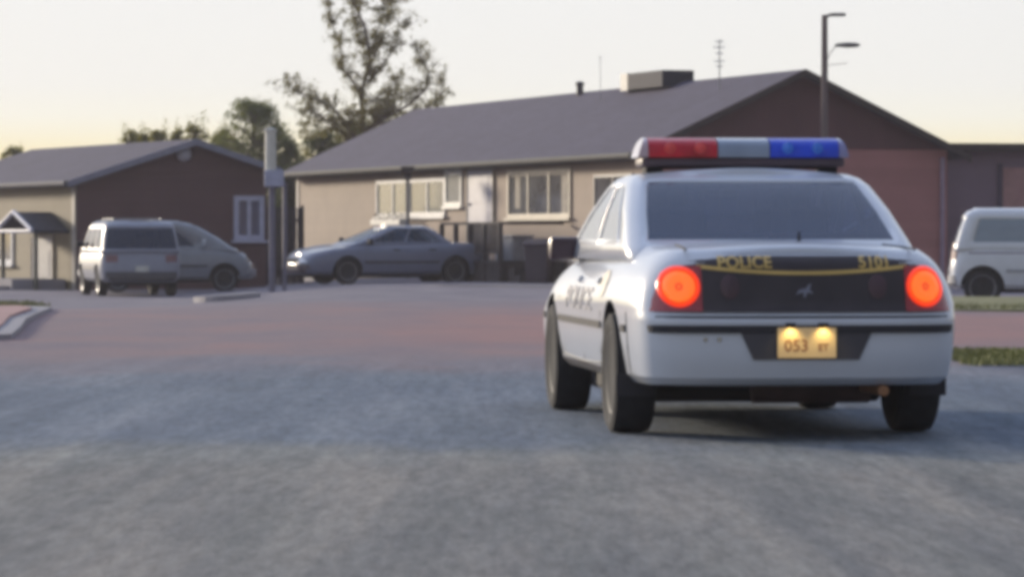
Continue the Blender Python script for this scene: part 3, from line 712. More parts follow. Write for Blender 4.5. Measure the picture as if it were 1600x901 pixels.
    y1 = n.new('ShaderNodeMapRange'); y1.interpolation_type = 'SMOOTHSTEP'; y1.inputs[1].default_value = 40; y1.inputs[2].default_value = 44; l.new(yy, y1.inputs[0])
    y2 = n.new('ShaderNodeMapRange'); y2.interpolation_type = 'SMOOTHSTEP'; y2.inputs[1].default_value = 62; y2.inputs[2].default_value = 55; l.new(yy, y2.inputs[0])
    red = ramp(noise(1.3, 6, (1, .4, 1)), [(.3, (.32, .19, .18)), (.7, (.42, .215, .185))])
    fr = math_('MULTIPLY', math_('MULTIPLY', xr.outputs[0], y1.outputs[0]), y2.outputs[0]); fr = math_('MULTIPLY', fr, .75)
    c = mixc(fr, c, red)
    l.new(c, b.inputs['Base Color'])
    bp = n.new('ShaderNodeBump'); bp.inputs['Strength'].default_value = .55; bp.inputs['Distance'].default_value = .03
    l.new(noise(16, 6, rough=.7), bp.inputs['Height']); l.new(bp.outputs[0], b.inputs['Normal'])
    return m
b = bmesh.new()
xs = [-250, -120, -60, -36]+lin(-24, 24, 61)+[36, 60, 120, 250]
ys = [-60, -20]+lin(0, 130, 131)+[150, 200, 400]
g = [[b.verts.new((x, y, gz(x, y)+(.012*math.sin(x*1.3+y*.31)*math.sin(y*.23+1) if 0 < y < 90 else 0)*(0 if 17 < y < 27 and abs(x-1.2) < 3 else 1))) for y in ys] for x in xs]
for A, B in zip(g, g[1:]):
    for i in range(len(ys)-1): b.faces.new((A[i], B[i], B[i+1], A[i+1]))
tag(link('ground', b, groundm(), None, True, 80), None, None, kind='structure')
def pad(name, pts, h, m, kind='structure', wob=.0):
    """low raised slab following the ground"""
    b = bmesh.new(); A = []; B = []
    for x, y in pts:
        A.append(b.verts.new((x, y, gz(x, y)+h))); B.append(b.verts.new((x, y, gz(x, y)-.1)))
    b.faces.new(A); n = len(A)
    for i in range(n): b.faces.new((A[i], A[(i+1) % n], B[(i+1) % n], B[i]))
    bmesh.ops.recalc_face_normals(b, faces=b.faces)
    return tag(link(name, b, m), None, None, kind=kind)
redsoil = mat('red_soil', (.38, .21, .20), .95, var=.2, scale=1.2, bump=.3, bscale=14)
concrete = mat('concrete', (.29, .27, .29), .85, var=.12, scale=1.5, bump=.2)
grassm = mat('grass_blades', (.20, .20, .06), .8, var=.35, scale=1.0, coord='Object')
soilg = mat('grassy_soil', (.19, .185, .075), .95, var=.3, scale=2)
def P2(px, py):
    Y = CH*F/(py-HZ); return (PX(px, Y), Y)
# left island: red soil with a pale kerb and a bit of grass
def ell(cx, cy, rx, ry, n=40, a0=0): return [(cx+rx*math.cos(2*math.pi*k/n), cy+ry*math.sin(2*math.pi*k/n)) for k in range(n)]
isl = [(-5.15, 39.5), (-5.5, 43), (-5.95, 47), (-6.25, 50.5), (-6.55, 54), (-6.95, 58), (-7.5, 61.5), (-8.4, 64), (-10, 65.5), (-15, 65.5), (-15, 36), (-6, 36.5)]
pad('kerb', isl, .06, concrete)
pad('red_soil_bed', [(x-.28 if x > -14 else x, y-(.9 if y > 55 else -.6)) for x, y in isl], .08, redsoil)
pad('verge_soil', [(3.7, 31.6), (9, 30.5), (30, 30), (30, 34.5), (12, 34.8), (4.0, 35.2)], .03, soilg)
pad('lawn_soil', [(5.2, 62), (6.5, 56.5), (12, 57), (30, 60), (30, 66), (5.2, 68)], .03, soilg)
pad('concrete_apron', ell(-5.45, 73.5, .62, 2.2, 28), .10, concrete)
pad('wall_path', [(2.2, 77), (4.2, 83), (-3.5, 98), (-5.2, 95.5), (-1.5, 83.5)], .02, mat('dark_gravel', (.13, .125, .15), .9, var=.25, scale=2))
def blades(name, region, n, h, inside):
    b = bmesh.new(); x0, x1, y0, y1 = region; k = 0
    while k < n:
        x, y = random.uniform(x0, x1), random.uniform(y0, y1)
        if not inside(x, y): continue
        k += 1; a = random.uniform(0, math.pi); hh = h*random.uniform(.4, 1.3); wd = random.uniform(.008, .02)
        z = gz(x, y)+.02; dx, dy = math.cos(a)*wd, math.sin(a)*wd; lx, ly = random.uniform(-.03, .03), random.uniform(-.03, .03)
        b.faces.new([b.verts.new(p) for p in ((x-dx, y-dy, z), (x+dx, y+dy, z), (x+lx, y+ly, z+hh))])
    return tag(link(name, b, grassm), 'short yellowish green grass', 'grass', kind='stuff')
g1 = blades('grass', (3.7, 10, 30.9, 35.2), 26000, .035, lambda x, y: True); g1['label'] = 'yellowish green grass strip at right edge beyond the police car'
g2 = blades('grass', (5.3, 14, 56.8, 67), 22000, .07, lambda x, y: y > 57+.0*x); g2['label'] = 'green grass under and around the white van'
g3 = blades('grass', (-10.5, -7.4, 56, 66), 8000, .12, lambda x, y: x < -7.9); g3['label'] = 'grass tuft patch on the red soil bed at the left edge'
# ------------------------------------------------------------------ HOUSES
def frame(A, d):
    """matrix: local x along wall, local y INTO the house, z up"""
    d = Vector((d[0], d[1], 0)).normalized(); nin = Vector((-d.y, d.x, 0))
    return d, nin
def isect(A, d, px):
    k = (px-800)/F; t = (k*A[1]-A[0])/(d.x-k*d.y); return t, A[1]+t*d.y
def wallbox(bm, A, d, t0, t1, z0, z1, o0, o1, mi=0, bev=0):
    """box on a wall: along t, height z, outward offset o0..o1 (outward = towards the viewer side)"""
    n = Vector((d.y, -d.x, 0))
    M = Matrix(((d.x, n.x, 0, A[0]), (d.y, n.y, 0, A[1]), (0, 0, 1, 0), (0, 0, 0, 1)))
    box(bm, ((t0+t1)/2, (o0+o1)/2, (z0+z1)/2), (abs(t1-t0), abs(o1-o0), abs(z1-z0)), M, mi, bev)
wglass = mat('house_window_glass', (.19, .185, .185), .08, coat=1, var=.4, scale=1.2)
wframe = mat('white_window_frame', (.62, .60, .60), .5)
def window(parent, A, d, px0, px1, py0, py1, m=wframe, fw=.06, mull=1, sill=True, glass=wglass, cur=None, rails=0):
    ta, Ya = isect(A, d, px0); tb, Yb = isect(A, d, px1); t0, t1 = min(ta, tb), max(ta, tb); Ym = (Ya+Yb)/2
    z0, z1 = PZ(py1, Ym), PZ(py0, Ym)
    b = bmesh.new()
    wallbox(b, A, d, t0, t0+fw, z0, z1, -.05, .05); wallbox(b, A, d, t1-fw, t1, z0, z1, -.05, .05)
    wallbox(b, A, d, t0+fw, t1-fw, z1-fw, z1, -.05, .048); wallbox(b, A, d, t0+fw, t1-fw, z0, z0+fw, -.05, .048)
    for k in range(1, mull+1):
        tc_ = t0+(t1-t0)*k/(mull+1); wallbox(b, A, d, tc_-fw*.4, tc_+fw*.4, z0+fw, z1-fw, -.05, .042)
    if rails: wallbox(b, A, d, t0+fw, t1-fw, (z0+z1)/2-.02, (z0+z1)/2+.02, -.05, .038)
    w_ = link('window', b, m, parent)
    b = bmesh.new(); wallbox(b, A, d, t0+fw*.5, t1-fw*.5, z0+fw*.5, z1-fw*.5, -.04, .015); link('pane', b, glass, w_)
    if cur:
        b = bmesh.new()
        for (a0, a1, b0, b1) in cur: wallbox(b, A, d, t0+(t1-t0)*a0, t0+(t1-t0)*a1, z0+(z1-z0)*b0, z0+(z1-z0)*b1, .010, .022)
        link('curtain', b, mat('pale_curtain', (.38, .33, .27), .8, var=.2), w_)
    if sill:
        b = bmesh.new(); wallbox(b, A, d, t0-.08, t1+.08, z0-.07, z0-.003, -.02, .11); link('sill', b, m, w_)
    return w_
def quadsheet(bm, P, th, mi=0, uv=None):
    """thick slab from 4 corner points, thickened downwards"""
    P = [Vector(p) for p in P]; n = (P[1]-P[0]).cross(P[3]-P[0]).normalized()
    if n.z < 0: n = -n
    T = [bm.verts.new(p) for p in P]; B = [bm.verts.new(p-n*th) for p in P]
    fs = [bm.faces.new(T), bm.faces.new(B[::-1])]
    for i in range(4): fs.append(bm.faces.new((T[i], B[i], B[(i+1) % 4], T[(i+1) % 4])))
    L_ = bm.loops.layers.uv.verify(); e1 = (P[1]-P[0]).normalized(); e2 = n.cross(e1)
    for f in fs:
        f.material_index = mi
        for lp in f.loops: q = lp.vert.co-P[0]; lp[L_].uv = (q.dot(e1), q.dot(e2))
def house(name, label, A, u, v, Lg, W, apex, zbase, ze_f, ze_b, zr, ovf, ovr, mats):
    """A: near corner; u: along the long front (away); v: along the gable (right and away).
       apex: distance along v of the ridge"""
    t = tag(empty(name, (0, 0, 0)), label, 'house')
    A = Vector((A[0], A[1], 0)); u = Vector((u[0], u[1], 0)).normalized(); v = Vector((v[0], v[1], 0)).normalized()
    def pt(a, b_, z): p = A+u*a+v*b_; return (p.x, p.y, z)
    bm = bmesh.new()
    prof = [(0, zbase), (0, ze_f), (W, ze_b), (W, zbase)]
    f0 = [bm.verts.new(pt(0, q, z)) for q, z in prof]; f1 = [bm.verts.new(pt(Lg, q, z)) for q, z in prof]
    fc = bm.faces.new(f0); fc.material_index = 1
    fc = bm.faces.new(f1[::-1]); fc.material_index = 1
    for i, mi in ((0, 0), (1, 0), (2, 0), (3, 0)): bm.faces.new((f0[i], f0[(i+1) % 4], f1[(i+1) % 4], f1[i])).material_index = mi
    bmesh.ops.recalc_face_normals(bm, faces=bm.faces)
    link('wall', bm, [mats['front'], mats['side']], t)
    for a0, a1 in ((-.02, .10), (Lg-.10, Lg+.02)):
        bm = bmesh.new()
        pr = [(0, ze_f+.003), (apex, zr-.03), (W, ze_b+.003)]
        g0 = [bm.verts.new(pt(a0, q, z)) for q, z in pr]; g1 = [bm.verts.new(pt(a1, q, z)) for q, z in pr]
        bm.faces.new(g0); bm.faces.new(g1[::-1])
        for i in range(3): bm.faces.new((g0[i], g0[(i+1) % 3], g1[(i+1) % 3], g1[i]))
        bmesh.ops.recalc_face_normals(bm, faces=bm.faces)
        link('gable', bm, mats['gable'], t)
    sf = (zr-ze_f)/apex; sb = (zr-ze_b)/(W-apex)
    bm = bmesh.new()
    quadsheet(bm, [pt(-ovr, -ovf, ze_f-sf*ovf+.08), pt(Lg+ovr, -ovf, ze_f-sf*ovf+.08), pt(Lg+ovr, apex, zr+.08), pt(-ovr, apex, zr+.08)], .10)
    quadsheet(bm, [pt(Lg+ovr, W+ovf, ze_b-sb*ovf+.078), pt(-ovr, W+ovf, ze_b-sb*ovf+.078), pt(-ovr, apex+.001, zr+.078), pt(Lg+ovr, apex+.001, zr+.078)], .10)
    link('roof', bm, mats['roof'], t)
    for a0 in (-ovr-.045, Lg+ovr+.005):      # barge boards
        for (q0, z0, q1, z1) in ((-ovf, ze_f-sf*ovf, apex-.002, zr), (W+ovf, ze_b-sb*ovf, apex+.002, zr)):
            bm = bmesh.new()
            P = [pt(a0, q0, z0+.085), pt(a0, q1, z1+.085), pt(a0, q1, z1-.085), pt(a0, q0, z0-.085)]
            Q = [pt(a0+.04, q0, z0+.085), pt(a0+.04, q1, z1+.085), pt(a0+.04, q1, z1-.085), pt(a0+.04, q0, z0-.085)]
            VP = [bm.verts.new(p) for p in P]; VQ = [bm.verts.new(p) for p in Q]
            bm.faces.new(VP); bm.faces.new(VQ[::-1])
            for i in range(4): bm.faces.new((VP[i], VQ[i], VQ[(i+1) % 4], VP[(i+1) % 4]))
            bmesh.ops.recalc_face_normals(bm, faces=bm.faces)
            link('barge_board', bm, mats['barge'], t)
    bm = bmesh.new()
    # gutter along the front
    n = -v
    z0 = ze_f-sf*ovf
    tube(bm, [pt(-ovr, -ovf-.06, z0+.01), pt(Lg+ovr, -ovf-.06, z0+.01)], .075, 8)
    link('gutter', bm, mats['gutter'], t)
    bm = bmesh.new()
    P = [pt(-ovr, -ovf+.02, z0-.06), pt(Lg+ovr, -ovf+.02, z0-.06), pt(Lg+ovr, -.003, z0-.05), pt(-ovr, -.003, z0-.05)]
    quadsheet(bm, P, .02); link('soffit', bm, mats['soffit'], t)
    return t, pt
beige = sidingm('beige_siding', (.325, .238, .185), .2, .5)
redbrown = sidingm('reddish_brown_siding', (.42, .19, .175), .2, .5)
dkbrown = sidingm('dark_brown_boards', (.125, .055, .062), .22, .5, vertical=True)
roofm = shinglem('grey_violet_shingles', (.066, .055, .092))
gutterm = mat('grey_gutter', (.075, .072, .07), .8)
dksof = mat('shaded_soffit', (.07, .06, .06), .8)  # eave shadow put into the soffit's dark base colour
dkbarge = mat('dark_barge_board', (.05, .035, .035), .7)
A1 = (2.96, 84.6); u1 = Vector((-9.16, 26.4, 0)).normalized(); v1d = Vector((u1.y, -u1.x, 0)); 
H1, pt1 = house('long_house', 'long low beige house with grey-violet roof behind the police car', A1, u1, v1d, 27.9, 7.3, 3.65, -.1, 3.02, 3.02, 4.70, .42, .35,
    dict(front=beige, side=redbrown, gable=dkbrown, roof=roofm, barge=dkbarge, gutter=gutterm, soffit=dksof))
wf1 = mat('cream_window_frame', (.52, .44, .34), .5)
u1n = -u1     # wall direction for windows: outward side must be towards the viewer
A1v = Vector((A1[0], A1[1], 0))
window(H1, A1, u1n, 795, 893, 264, 340, wf1, .09, 2, True, wglass, cur=[(.03, .97, .86, .97), (.12, .2, .2, .85), (.86, .95, .05, .85)])
window(H1, A1, u1n, 930, 990, 272, 332, mat('dark_window_frame', (.13, .12, .14), .5), .07, 1)
window(H1, A1, u1n, 590, 697, 280, 338, wframe, .10, 3, True, mat('green_grey_glass', (.15, .165, .155), .25, coat=.8, var=.3, scale=1))
window(H1, A1, u1n, 697, 723, 265, 322, mat('bright_window_frame', (.75, .73, .68), .5), .10, 0, True, mat('blind_glass', (.40, .40, .38), .2, coat=.8))
# front door
def doorpart(parent, A, d, px0, px1, py0, py1, m, handle=True):
    ta, Ya = isect(A, d, px0); tb, Yb = isect(A, d, px1); t0, t1 = min(ta, tb), max(ta, tb); Ym = (Ya+Yb)/2
    b = bmesh.new(); z0, z1 = PZ(py1, Ym), PZ(py0, Ym)
    wallbox(b, A, d, t0, t1, z0, z1, -.03, .04, bev=.006)
    wallbox(b, A, d, t0+.15*(t1-t0), t1-.15*(t1-t0), z0+.15, z0+.8, .04, .05)
    wallbox(b, A, d, t0+.15*(t1-t0), t1-.15*(t1-t0), z0+1.0, z1-.15, .04, .05)
    o = link('door', b, m, parent)
    b = bmesh.new()
    wallbox(b, A, d, t0-.08, t0-.003, z0, z1+.08, -.03, .06); wallbox(b, A, d, t1+.003, t1+.08, z0, z1+.08, -.03, .06); wallbox(b, A, d, t0-.003, t1+.003, z1+.003, z1+.08, -.03, .058)
    link('frame', b, MATS['pale_curtain'], o)
    b = bmesh.new(); wallbox(b, A, d, t0+.08, t0+.2, z0+.95, z0+1.0, .04, .09); link('handle', b, chrome, o)
doorpart(H1, A1, u1n, 733, 772, 266, 380, mat('lavender_grey_door', (.33, .32, .40), .5))
# white downspout at the far corner, corner board at the left end, foundation skirt
b = bmesh.new(); p = pt1(-.06, 7.15, 0); q = pt1(-.06, 7.15, 2.85); tube(b, [p, q], .055, 8); link('downspout', b, mat('pale_downspout', (.34, .25, .32), .5), H1)
b = bmesh.new(); wallbox(b, A1, u1n, -27.95, -27.75, -.1, 2.9, -.02, .03); link('corner_board', b, mat('pale_corner_board', (.48, .43, .40), .6), H1)
b = bmesh.new(); wallbox(b, A1, u1n, -27.7, -.05, -.2, .28, -.02, .035); link('foundation_skirt', b, mat('grey_skirting', (.27, .26, .29), .8, var=.2, scale=1.5), H1)
# porch light bracket under the eaves
tpo, Ypo = isect(A1, u1n, 637)
# roof furniture
def roofpt(px, frac):      # point on the front slope at a column, frac 0 eave..1 ridge
    A = A1v+v1d*(3.65*frac); t_, Y_ = isect((A.x, A.y), u1, px); p = A+u1*t_; return Vector((p.x, p.y, 3.02+(4.70-3.02)*frac+.09))
rb = roofpt(1030, .97)
b = bmesh.new(); M = Matrix(((u1.x, v1d.x, 0, rb.x), (u1.y, v1d.y, 0, rb.y), (0, 0, 1, rb.z), (0, 0, 0, 1)))
box(b, (-.1, 0, .12), (2.3, .82, .40), M, 0, .01); o = link('roof_vent_box', b, mat('vent_box_shaded', (.035, .035, .05), .8), H1)
b = bmesh.new(); box(b, (1.32, 0, .12), (.5, .84, .42), M); link('vent_lit_end', b, mat('vent_lit_end_grey', (.20, .20, .22), .5), o)  # lit end and shaded body of one box painted as two tones
sp = roofpt(906, .95)
b = bmesh.new(); tube(b, [sp-Vector((0, 0, .2)), sp+Vector((0, 0, .26))], .09, 12); lathe(b, [(.24, .12), (.30, .12), (.34, .03)], 'z', 12, tuple(sp)); link('flue_pipe', b, mat('dark_flue', (.07, .06, .07), .6), H1)
def antenna(px, py_top, r, arms, label):
    p = roofpt(px, .8); zt = PZ(py_top, p.y)
    t = tag(empty('antenna', p), label, 'antenna', 'roof antennas'); b = bmesh.new(); tube(b, [(0, 0, -.05), (0, 0, zt-p.z)], r, 6); link('mast', b, mat('antenna_metal', (.35, .35, .36), .4, metal=.6), t)
    for dz, ln in arms:
        b = bmesh.new(); z = zt-p.z-dz; tube(b, [(-ln, .05, z), (ln, -.05, z)], r*.8, 6); link('element', b, MATS['antenna_metal'], t)
antenna(1124, 62, .016, [(.05, .10), (.18, .14), (.32, .09), (.50, .12), (.62, .08)], 'thin television antenna with cross elements on the roof right of the vent box')
antenna(938, 88, .008, [(.04, .05)], 'hair thin plain mast on the roof between the flue pipe and the vent box')
# annex at right
AX = Vector(pt1(3.0, 7.34, 0)); dX = Vector((1, .16, 0)).normalized()
t = tag(empty('annex_building', (0, 0, 0)), 'low flat-roofed purple grey annex right of the brown gable', 'building')
anm = sidingm('purple_grey_siding', (.24, .165, .20), .25, .4)
nX = Vector((-dX.y, dX.x, 0))
b = bmesh.new(); wallbox(b, AX, dX, 0, 14, -.3, PZ(236, AX.y), -6, 0); link('wall', b, anm, t)
b = bmesh.new(); wallbox(b, AX, dX, -.05, 14.4, PZ(236, AX.y)+.003, PZ(224, AX.y), -6.3, .35); link('roof', b, dkbarge, t)
b = bmesh.new(); ta, Ya = isect(AX, dX, 1566); wallbox(b, AX, dX, ta, ta+1.1, .05, PZ(262, Ya), -.03, .04, bev=.01); wallbox(b, AX, dX, ta+.15, ta+.95, .3, 1.1, .04, .05); wallbox(b, AX, dX, ta+.15, ta+.95, 1.3, 2.3, .04, .05)
o = link('door', b, mat('pinkish_door', (.44, .24, .22), .6), t)
b = bmesh.new(); wallbox(b, AX, dX, ta+.1, ta+.2, 1.15, 1.2, .05, .1); link('handle', b, chrome, o)
b = bmesh.new(); wallbox(b, AX, dX, ta-.12, ta-.003, .05, PZ(262, Ya)+.1, -.03, .05); wallbox(b, AX, dX, ta+1.103, ta+1.22, .05, PZ(262, Ya)+.1, -.03, .05); link('frame', b, mat('dark_door_frame', (.10, .07, .10), .6), o)
# porch deck with dark railing
def alongfront(px, outv):
    A = A1v - v1d*outv; t_, Y_ = isect((A.x, A.y), u1, px); p = A+u1*t_; return t_, p
t = tag(empty('porch', (0, 0, 0)), 'dark brown timber porch with railing in front of the lavender house door', 'porch')
wood = mat('dark_porch_wood', (.065, .052, .052), .8, var=.3, scale=4, bump=.3)
ta, _ = alongfront(688, 1.7); tb, _ = alongfront(779, 1.7)
Adk = A1v-v1d*0
b = bmesh.new(); wallbox(b, A1, u1n, -ta, -tb, .42, .50, .05, 1.7); link('deck', b, wood, t)
b = bmesh.new(); wallbox(b, A1, u1n, -ta, -tb, .98+.36, .98+.42, 1.62, 1.70); wallbox(b, A1, u1n, -ta, -tb, .66, .70, 1.63, 1.68); wallbox(b, A1, u1n, -tb-.04, -tb+.04, 1.34, 1.40, .1, 1.62); link('handrail', b, wood, t)
for k in range(5):
    tt = -ta+(ta-tb)*k/4; b = bmesh.new(); wallbox(b, A1, u1n, tt-.05, tt+.05, -.1, 1.34, 1.61, 1.71); link('post', b, wood, t)
b = bmesh.new()
nb = int((ta-tb)/.16)
for k in range(1, nb):
    tt = -ta+(ta-tb)*k/nb
    if k > nb*.55: wallbox(b, A1, u1n, tt-.03, tt+.03, .70, 1.34, 1.64, 1.67)
link('balusters', b, wood, t)
b = bmesh.new(); wallbox(b, A1, u1n, -ta, -tb, -.15, .42, 1.58, 1.66); wallbox(b, A1, u1n, -tb-.05, -tb, -.15, .42, .05, 1.58); link('deck_skirt', b, wood, t)
b = bmesh.new(); wallbox(b, A1, u1n, -tb+.003, -tb+.9, -.15, .16, .3, 1.5); wallbox(b, A1, u1n, -tb+.003, -tb+.5, .16, .34, .3, 1.5); link('steps', b, wood, t)
# post with a dark bracket in front of the window
t0_, p = alongfront(637, 1.2)
t = tag(empty('porch_post', (p.x, p.y, 0)), 'thin grey post with dark bracket head before the three-pane window', 'post')
b = bmesh.new(); tube(b, [(0, 0, -.1), (0, 0, 2.75)], .05, 10); link('shaft', b, mat('weathered_grey_post', (.20, .19, .20), .7), t)
b = bmesh.new(); box(b, (0, 0, 2.76), (.34, .34, .14), bev=.01); box(b, (0, 0, 2.60), (.20, .2, .2), bev=.01); link('bracket', b, dkbarge, t)
# window box
t0_, p = alongfront(607, .35)
t = tag(empty('window_box', (p.x, p.y, 1.42)), 'white flower box below the left part of the three-pane window', 'planter')
ang = math.atan2(u1n.y, u1n.x)
t.rotation_euler = (0, 0, ang)
b = bmesh.new(); box(b, (0, 0, .02), (2.6, .22, .14), bev=.01); link('trough', b, mat('white_trough', (.72, .68, .62), .6), t)
b = bmesh.new()
for k in range(120):
    x, y = random.uniform(-1.25, 1.25), random.uniform(-.1, .1); z = .09+random.uniform(0, .18); a = random.uniform(0, 6.3); s_ = .05
    b.faces.new([b.verts.new((x+math.cos(a+i*2.1)*s_, y+math.sin(a+i*2.1)*s_, z+random.uniform(-.03, .03))) for i in range(3)])
link('plants', b, mat('box_plants', (.08, .09, .05), .8), t)
# bins and box at the wall
t0_, p = alongfront(842, 1.0)
t = tag(empty('wheelie_bin', (p.x, p.y, 0), R(-15)), 'dark brown wheeled bin with sloping lid between the pale cabinet and the police car mirror', 'bin')
b = bmesh.new(); 
r_ = box(b, (0, 0, .44), (.58, .62, .84), bev=.03)
for v_ in b.verts:
    k = .82+.18*v_.co.z/.86; v_.co.x *= k; v_.co.y *= k
link('bin_body', b, mat('dark_maroon_plastic', (.075, .055, .07), .6), t)
b = bmesh.new(); box(b, (0, 0, 0), (.64, .70, .07), Matrix.Translation((0, -.02, .93)) @ Matrix.Rotation(R(10), 4, 'X'), 0, .02); link('lid', b, mat('bin_lid', (.06, .04, .06), .5), t)
for sg in (-1, 1):
    b = bmesh.new(); lathe(b, [(-.03, .09), (.03, .09)], 'x', 18, (sg*.24, .27, .09)); link('wheel', b, rubber, t)
t0_, p = alongfront(803, .45)
t = tag(empty('utility_cabinet', (p.x, p.y, 0), math.atan2(u1n.y, u1n.x)), 'pale grey metal cabinet against the beige wall below the large cream window', 'cabinet')
b = bmesh.new(); box(b, (0, 0, .52), (1.25, .5, 1.05), bev=.015); link('cabinet_body', b, mat('pale_grey_metal', (.33, .33, .36), .5), t)
b = bmesh.new(); box(b, (0, 0, 1.07), (1.32, .58, .05), bev=.01); link('lid', b, mat('cabinet_lid', (.28, .28, .31), .5), t)
b = bmesh.new(); box(b, (-.3, -.26, .5), (.55, .02, .85)); box(b, (.3, -.26, .5), (.55, .02, .85)); link('cabinet_door', b, MATS['cabinet_lid'], t)
# left house
A2 = (PX(118, 98), 98.0); v2d = Vector((.9, .43, 0)).normalized(); u2 = Vector((-v2d.y, v2d.x, 0))
brownb = sidingm('brown_horizontal_siding', (.12, .062, .064), .2, .5)
olive = sidingm('olive_beige_siding', (.24, .19, .12), .2, .5)
H2, pt2 = house('brown_house', 'dark brown gabled house with grey shingle roof at left behind the silver minivan', A2, u2, v2d, 12.6, 5.23, 3.17, -.5, 2.50, 2.86, 3.50, .30, .30,
    dict(front=olive, side=brownb, gable=brownb, roof=roofm, barge=mat('pale_barge_board', (.24, .24, .30), .6), gutter=mat('pale_gutter', (.12, .115, .13), .8), soffit=dksof))
window(H2, A2, v2d, 365, 412, 306, 375, mat('blue_white_frame', (.50, .50, .62), .5), .13, 1, True, mat('dim_window_glass', (.09, .10, .17), .1, coat=1))
ta, Ya = isect(A2, v2d, 287)
b = bmesh.new(); n_ = Vector((v2d.y, -v2d.x, 0)); c_ = Vector((A2[0], A2[1], 0))+v2d*ta+n_*.06; lm = empty('wall_lamp', (c_.x, c_.y, PZ(241, Ya)), math.atan2(v2d.y, v2d.x), H2)
lathe(b, [(-.12, .06), (-.08, .15), (0, .20), (.04, .20)], 'y', 24); link('globe', b, mat('lamp_globe', (.50, .48, .52), .4), lm, True)
# front-facing things of the left house (its long side faces left-front)
u2n = -u2
b = bmesh.new(); wallbox(b, A2, u2n, -.22, .02, -.45, 2.40, -.02, .03); link('corner_board', b, mat('olive_corner', (.33, .29, .25), .6), H2)
window(H2, A2, u2n, -30, 22, 350, 412, mat('white_left_frame', (.52, .53, .58), .5), .12, 1)
doorpart(H2, A2, u2n, 52, 84, 372, 440, mat('grey_entry_door', (.20, .20, .25), .5))
t = tag(empty('entrance_canopy', (0, 0, 0)), 'small dark-roofed entrance canopy on posts at the front of the brown house', 'canopy')
ta, _ = isect(A2, u2n, 52); tb, _ = isect(A2, u2n, 110); t0, t1 = min(ta, tb), max(ta, tb); tm = (t0+t1)/2
n2 = Vector((u2n.y, -u2n.x, 0)); AV = Vector((A2[0], A2[1], 0))
def q2(tt, oo, z): p = AV+u2n*tt+n2*oo; return (p.x, p.y, z)
b = bmesh.new()
quadsheet(b, [q2(t0, 1.0, 1.22), q2(t0, .02, 1.22), q2(tm, .02, 1.70), q2(tm, 1.0, 1.70)], .07); quadsheet(b, [q2(t1, .02, 1.218), q2(t1, 1.0, 1.218), q2(tm+.002, 1.0, 1.698), q2(tm+.002, .02, 1.698)], .07)
link('roof', b, mat('dark_canopy_shingle', (.04, .04, .055), .8, var=.3), t)
b = bmesh.new()
for (a, za, c__, zc) in ((t0, 1.22, tm, 1.70), (t1, 1.22, tm, 1.70)):
    tube(b, [q2(a, 1.03, za), q2(c__, 1.03, zc)], .06, 6)
tube(b, [q2(t0, 1.03, 1.2), q2(t1, 1.03, 1.2)], .05, 6)
link('fascia', b, mat('white_fascia', (.50, .50, .58), .5), t)
for tt in (t0+.15, t1-.15):
    b = bmesh.new(); tube(b, [q2(tt, 1.0-.12, -.4), q2(tt, 1.0-.12, 1.22)], .06, 8); link('post', b, mat('olive_post', (.16, .15, .12), .7), t)
b = bmesh.new(); wallbox(b, A2, u2n, t0+.2, t1-.2, -.5, -.02, .06, 1.5); wallbox(b, A2, u2n, t0+.4, t1-.4, -.5, -.2, 1.5, 1.85); link('steps', b, concrete, t)
# post and service box between the houses
Yp = 84.0; xp = PX(425, Yp)
t = tag(empty('service_post', (xp, Yp, gz(xp, Yp))), 'pale flue topped grey post standing between the two houses', 'post')
b = bmesh.new(); tube(b, [(0, 0, -.1), (0, 0, 2.55)], .075, 10); tube(b, [(.27, .1, -.1), (.27, .1, 2.4)], .05, 8); link('shaft', b, mat('violet_grey_post', (.16, .15, .20), .6), t)
b = bmesh.new(); tube(b, [(-.03, 0, 2.5), (-.03, 0, PZ(207, Yp)-gz(xp, Yp))], .12, 12); lathe(b, [(0, .12), (.06, .15), (.10, .03)], 'z', 12, (-.03, 0, PZ(207, Yp)-gz(xp, Yp))); link('flue_top', b, mat('cream_flue', (.62, .60, .52), .5), t)
b = bmesh.new(); box(b, (.05, -.02, 2.48), (.42, .3, .36), bev=.02); link('service_box', b, mat('pale_blue_box', (.36, .38, .50), .5), t)
# street lamp pole in front of the gable
Yl = 83.2; xl = PX(1288, Yl)
t = tag(empty('street_lamp', (xl, Yl, 0)), 'wooden pole with two lamp heads rising before the dark gable', 'street lamp')
pole = mat('weathered_pole', (.16, .12, .115), .85, var=.2, stretch=(1, 1, .1), scale=8)
zt = PZ(24, Yl)
b = bmesh.new(); tube(b, [(0, 0, -.1), (0, 0, zt)], [.10, .065], 10); link('pole', b, pole, t)
armm = mat('dark_arm', (.08, .075, .08), .5)
b = bmesh.new(); tube(b, [(0, 0, zt-.05), (.12, -.05, zt+.0), (.38, -.1, zt+.0)], .035, 8); box(b, (.28, -.08, zt), (.34, .16, .07), bev=.02); link('upper_lamp', b, armm, t)
b = bmesh.new(); za = PZ(100, Yl); zh = PZ(71, Yl)
tube(b, [(0, 0, za-.02), (.12, 0, za+.22), (.22, 0, zh-.05), (.40, 0, zh)], .012, 6); link('lamp_arm', b, mat('thin_arm', (.3, .25, .24), .5), t)
b = bmesh.new(); lathe(b, [(-.28, .02), (-.24, .05), (-.02, .085), (.2, .07), (.28, .01)], 'x', 14, (.50, 0, zh)); 
for v_ in b.verts: v_.co.z = zh+(v_.co.z-zh)*.7
link('lower_lamp', b, armm, t, True)
b = bmesh.new(); tube(b, [(0, 0, PZ(103, Yl)), (.5, 0, PZ(99, Yl))], .008, 5); link('brace_wire', b, MATS['thin_arm'], t)
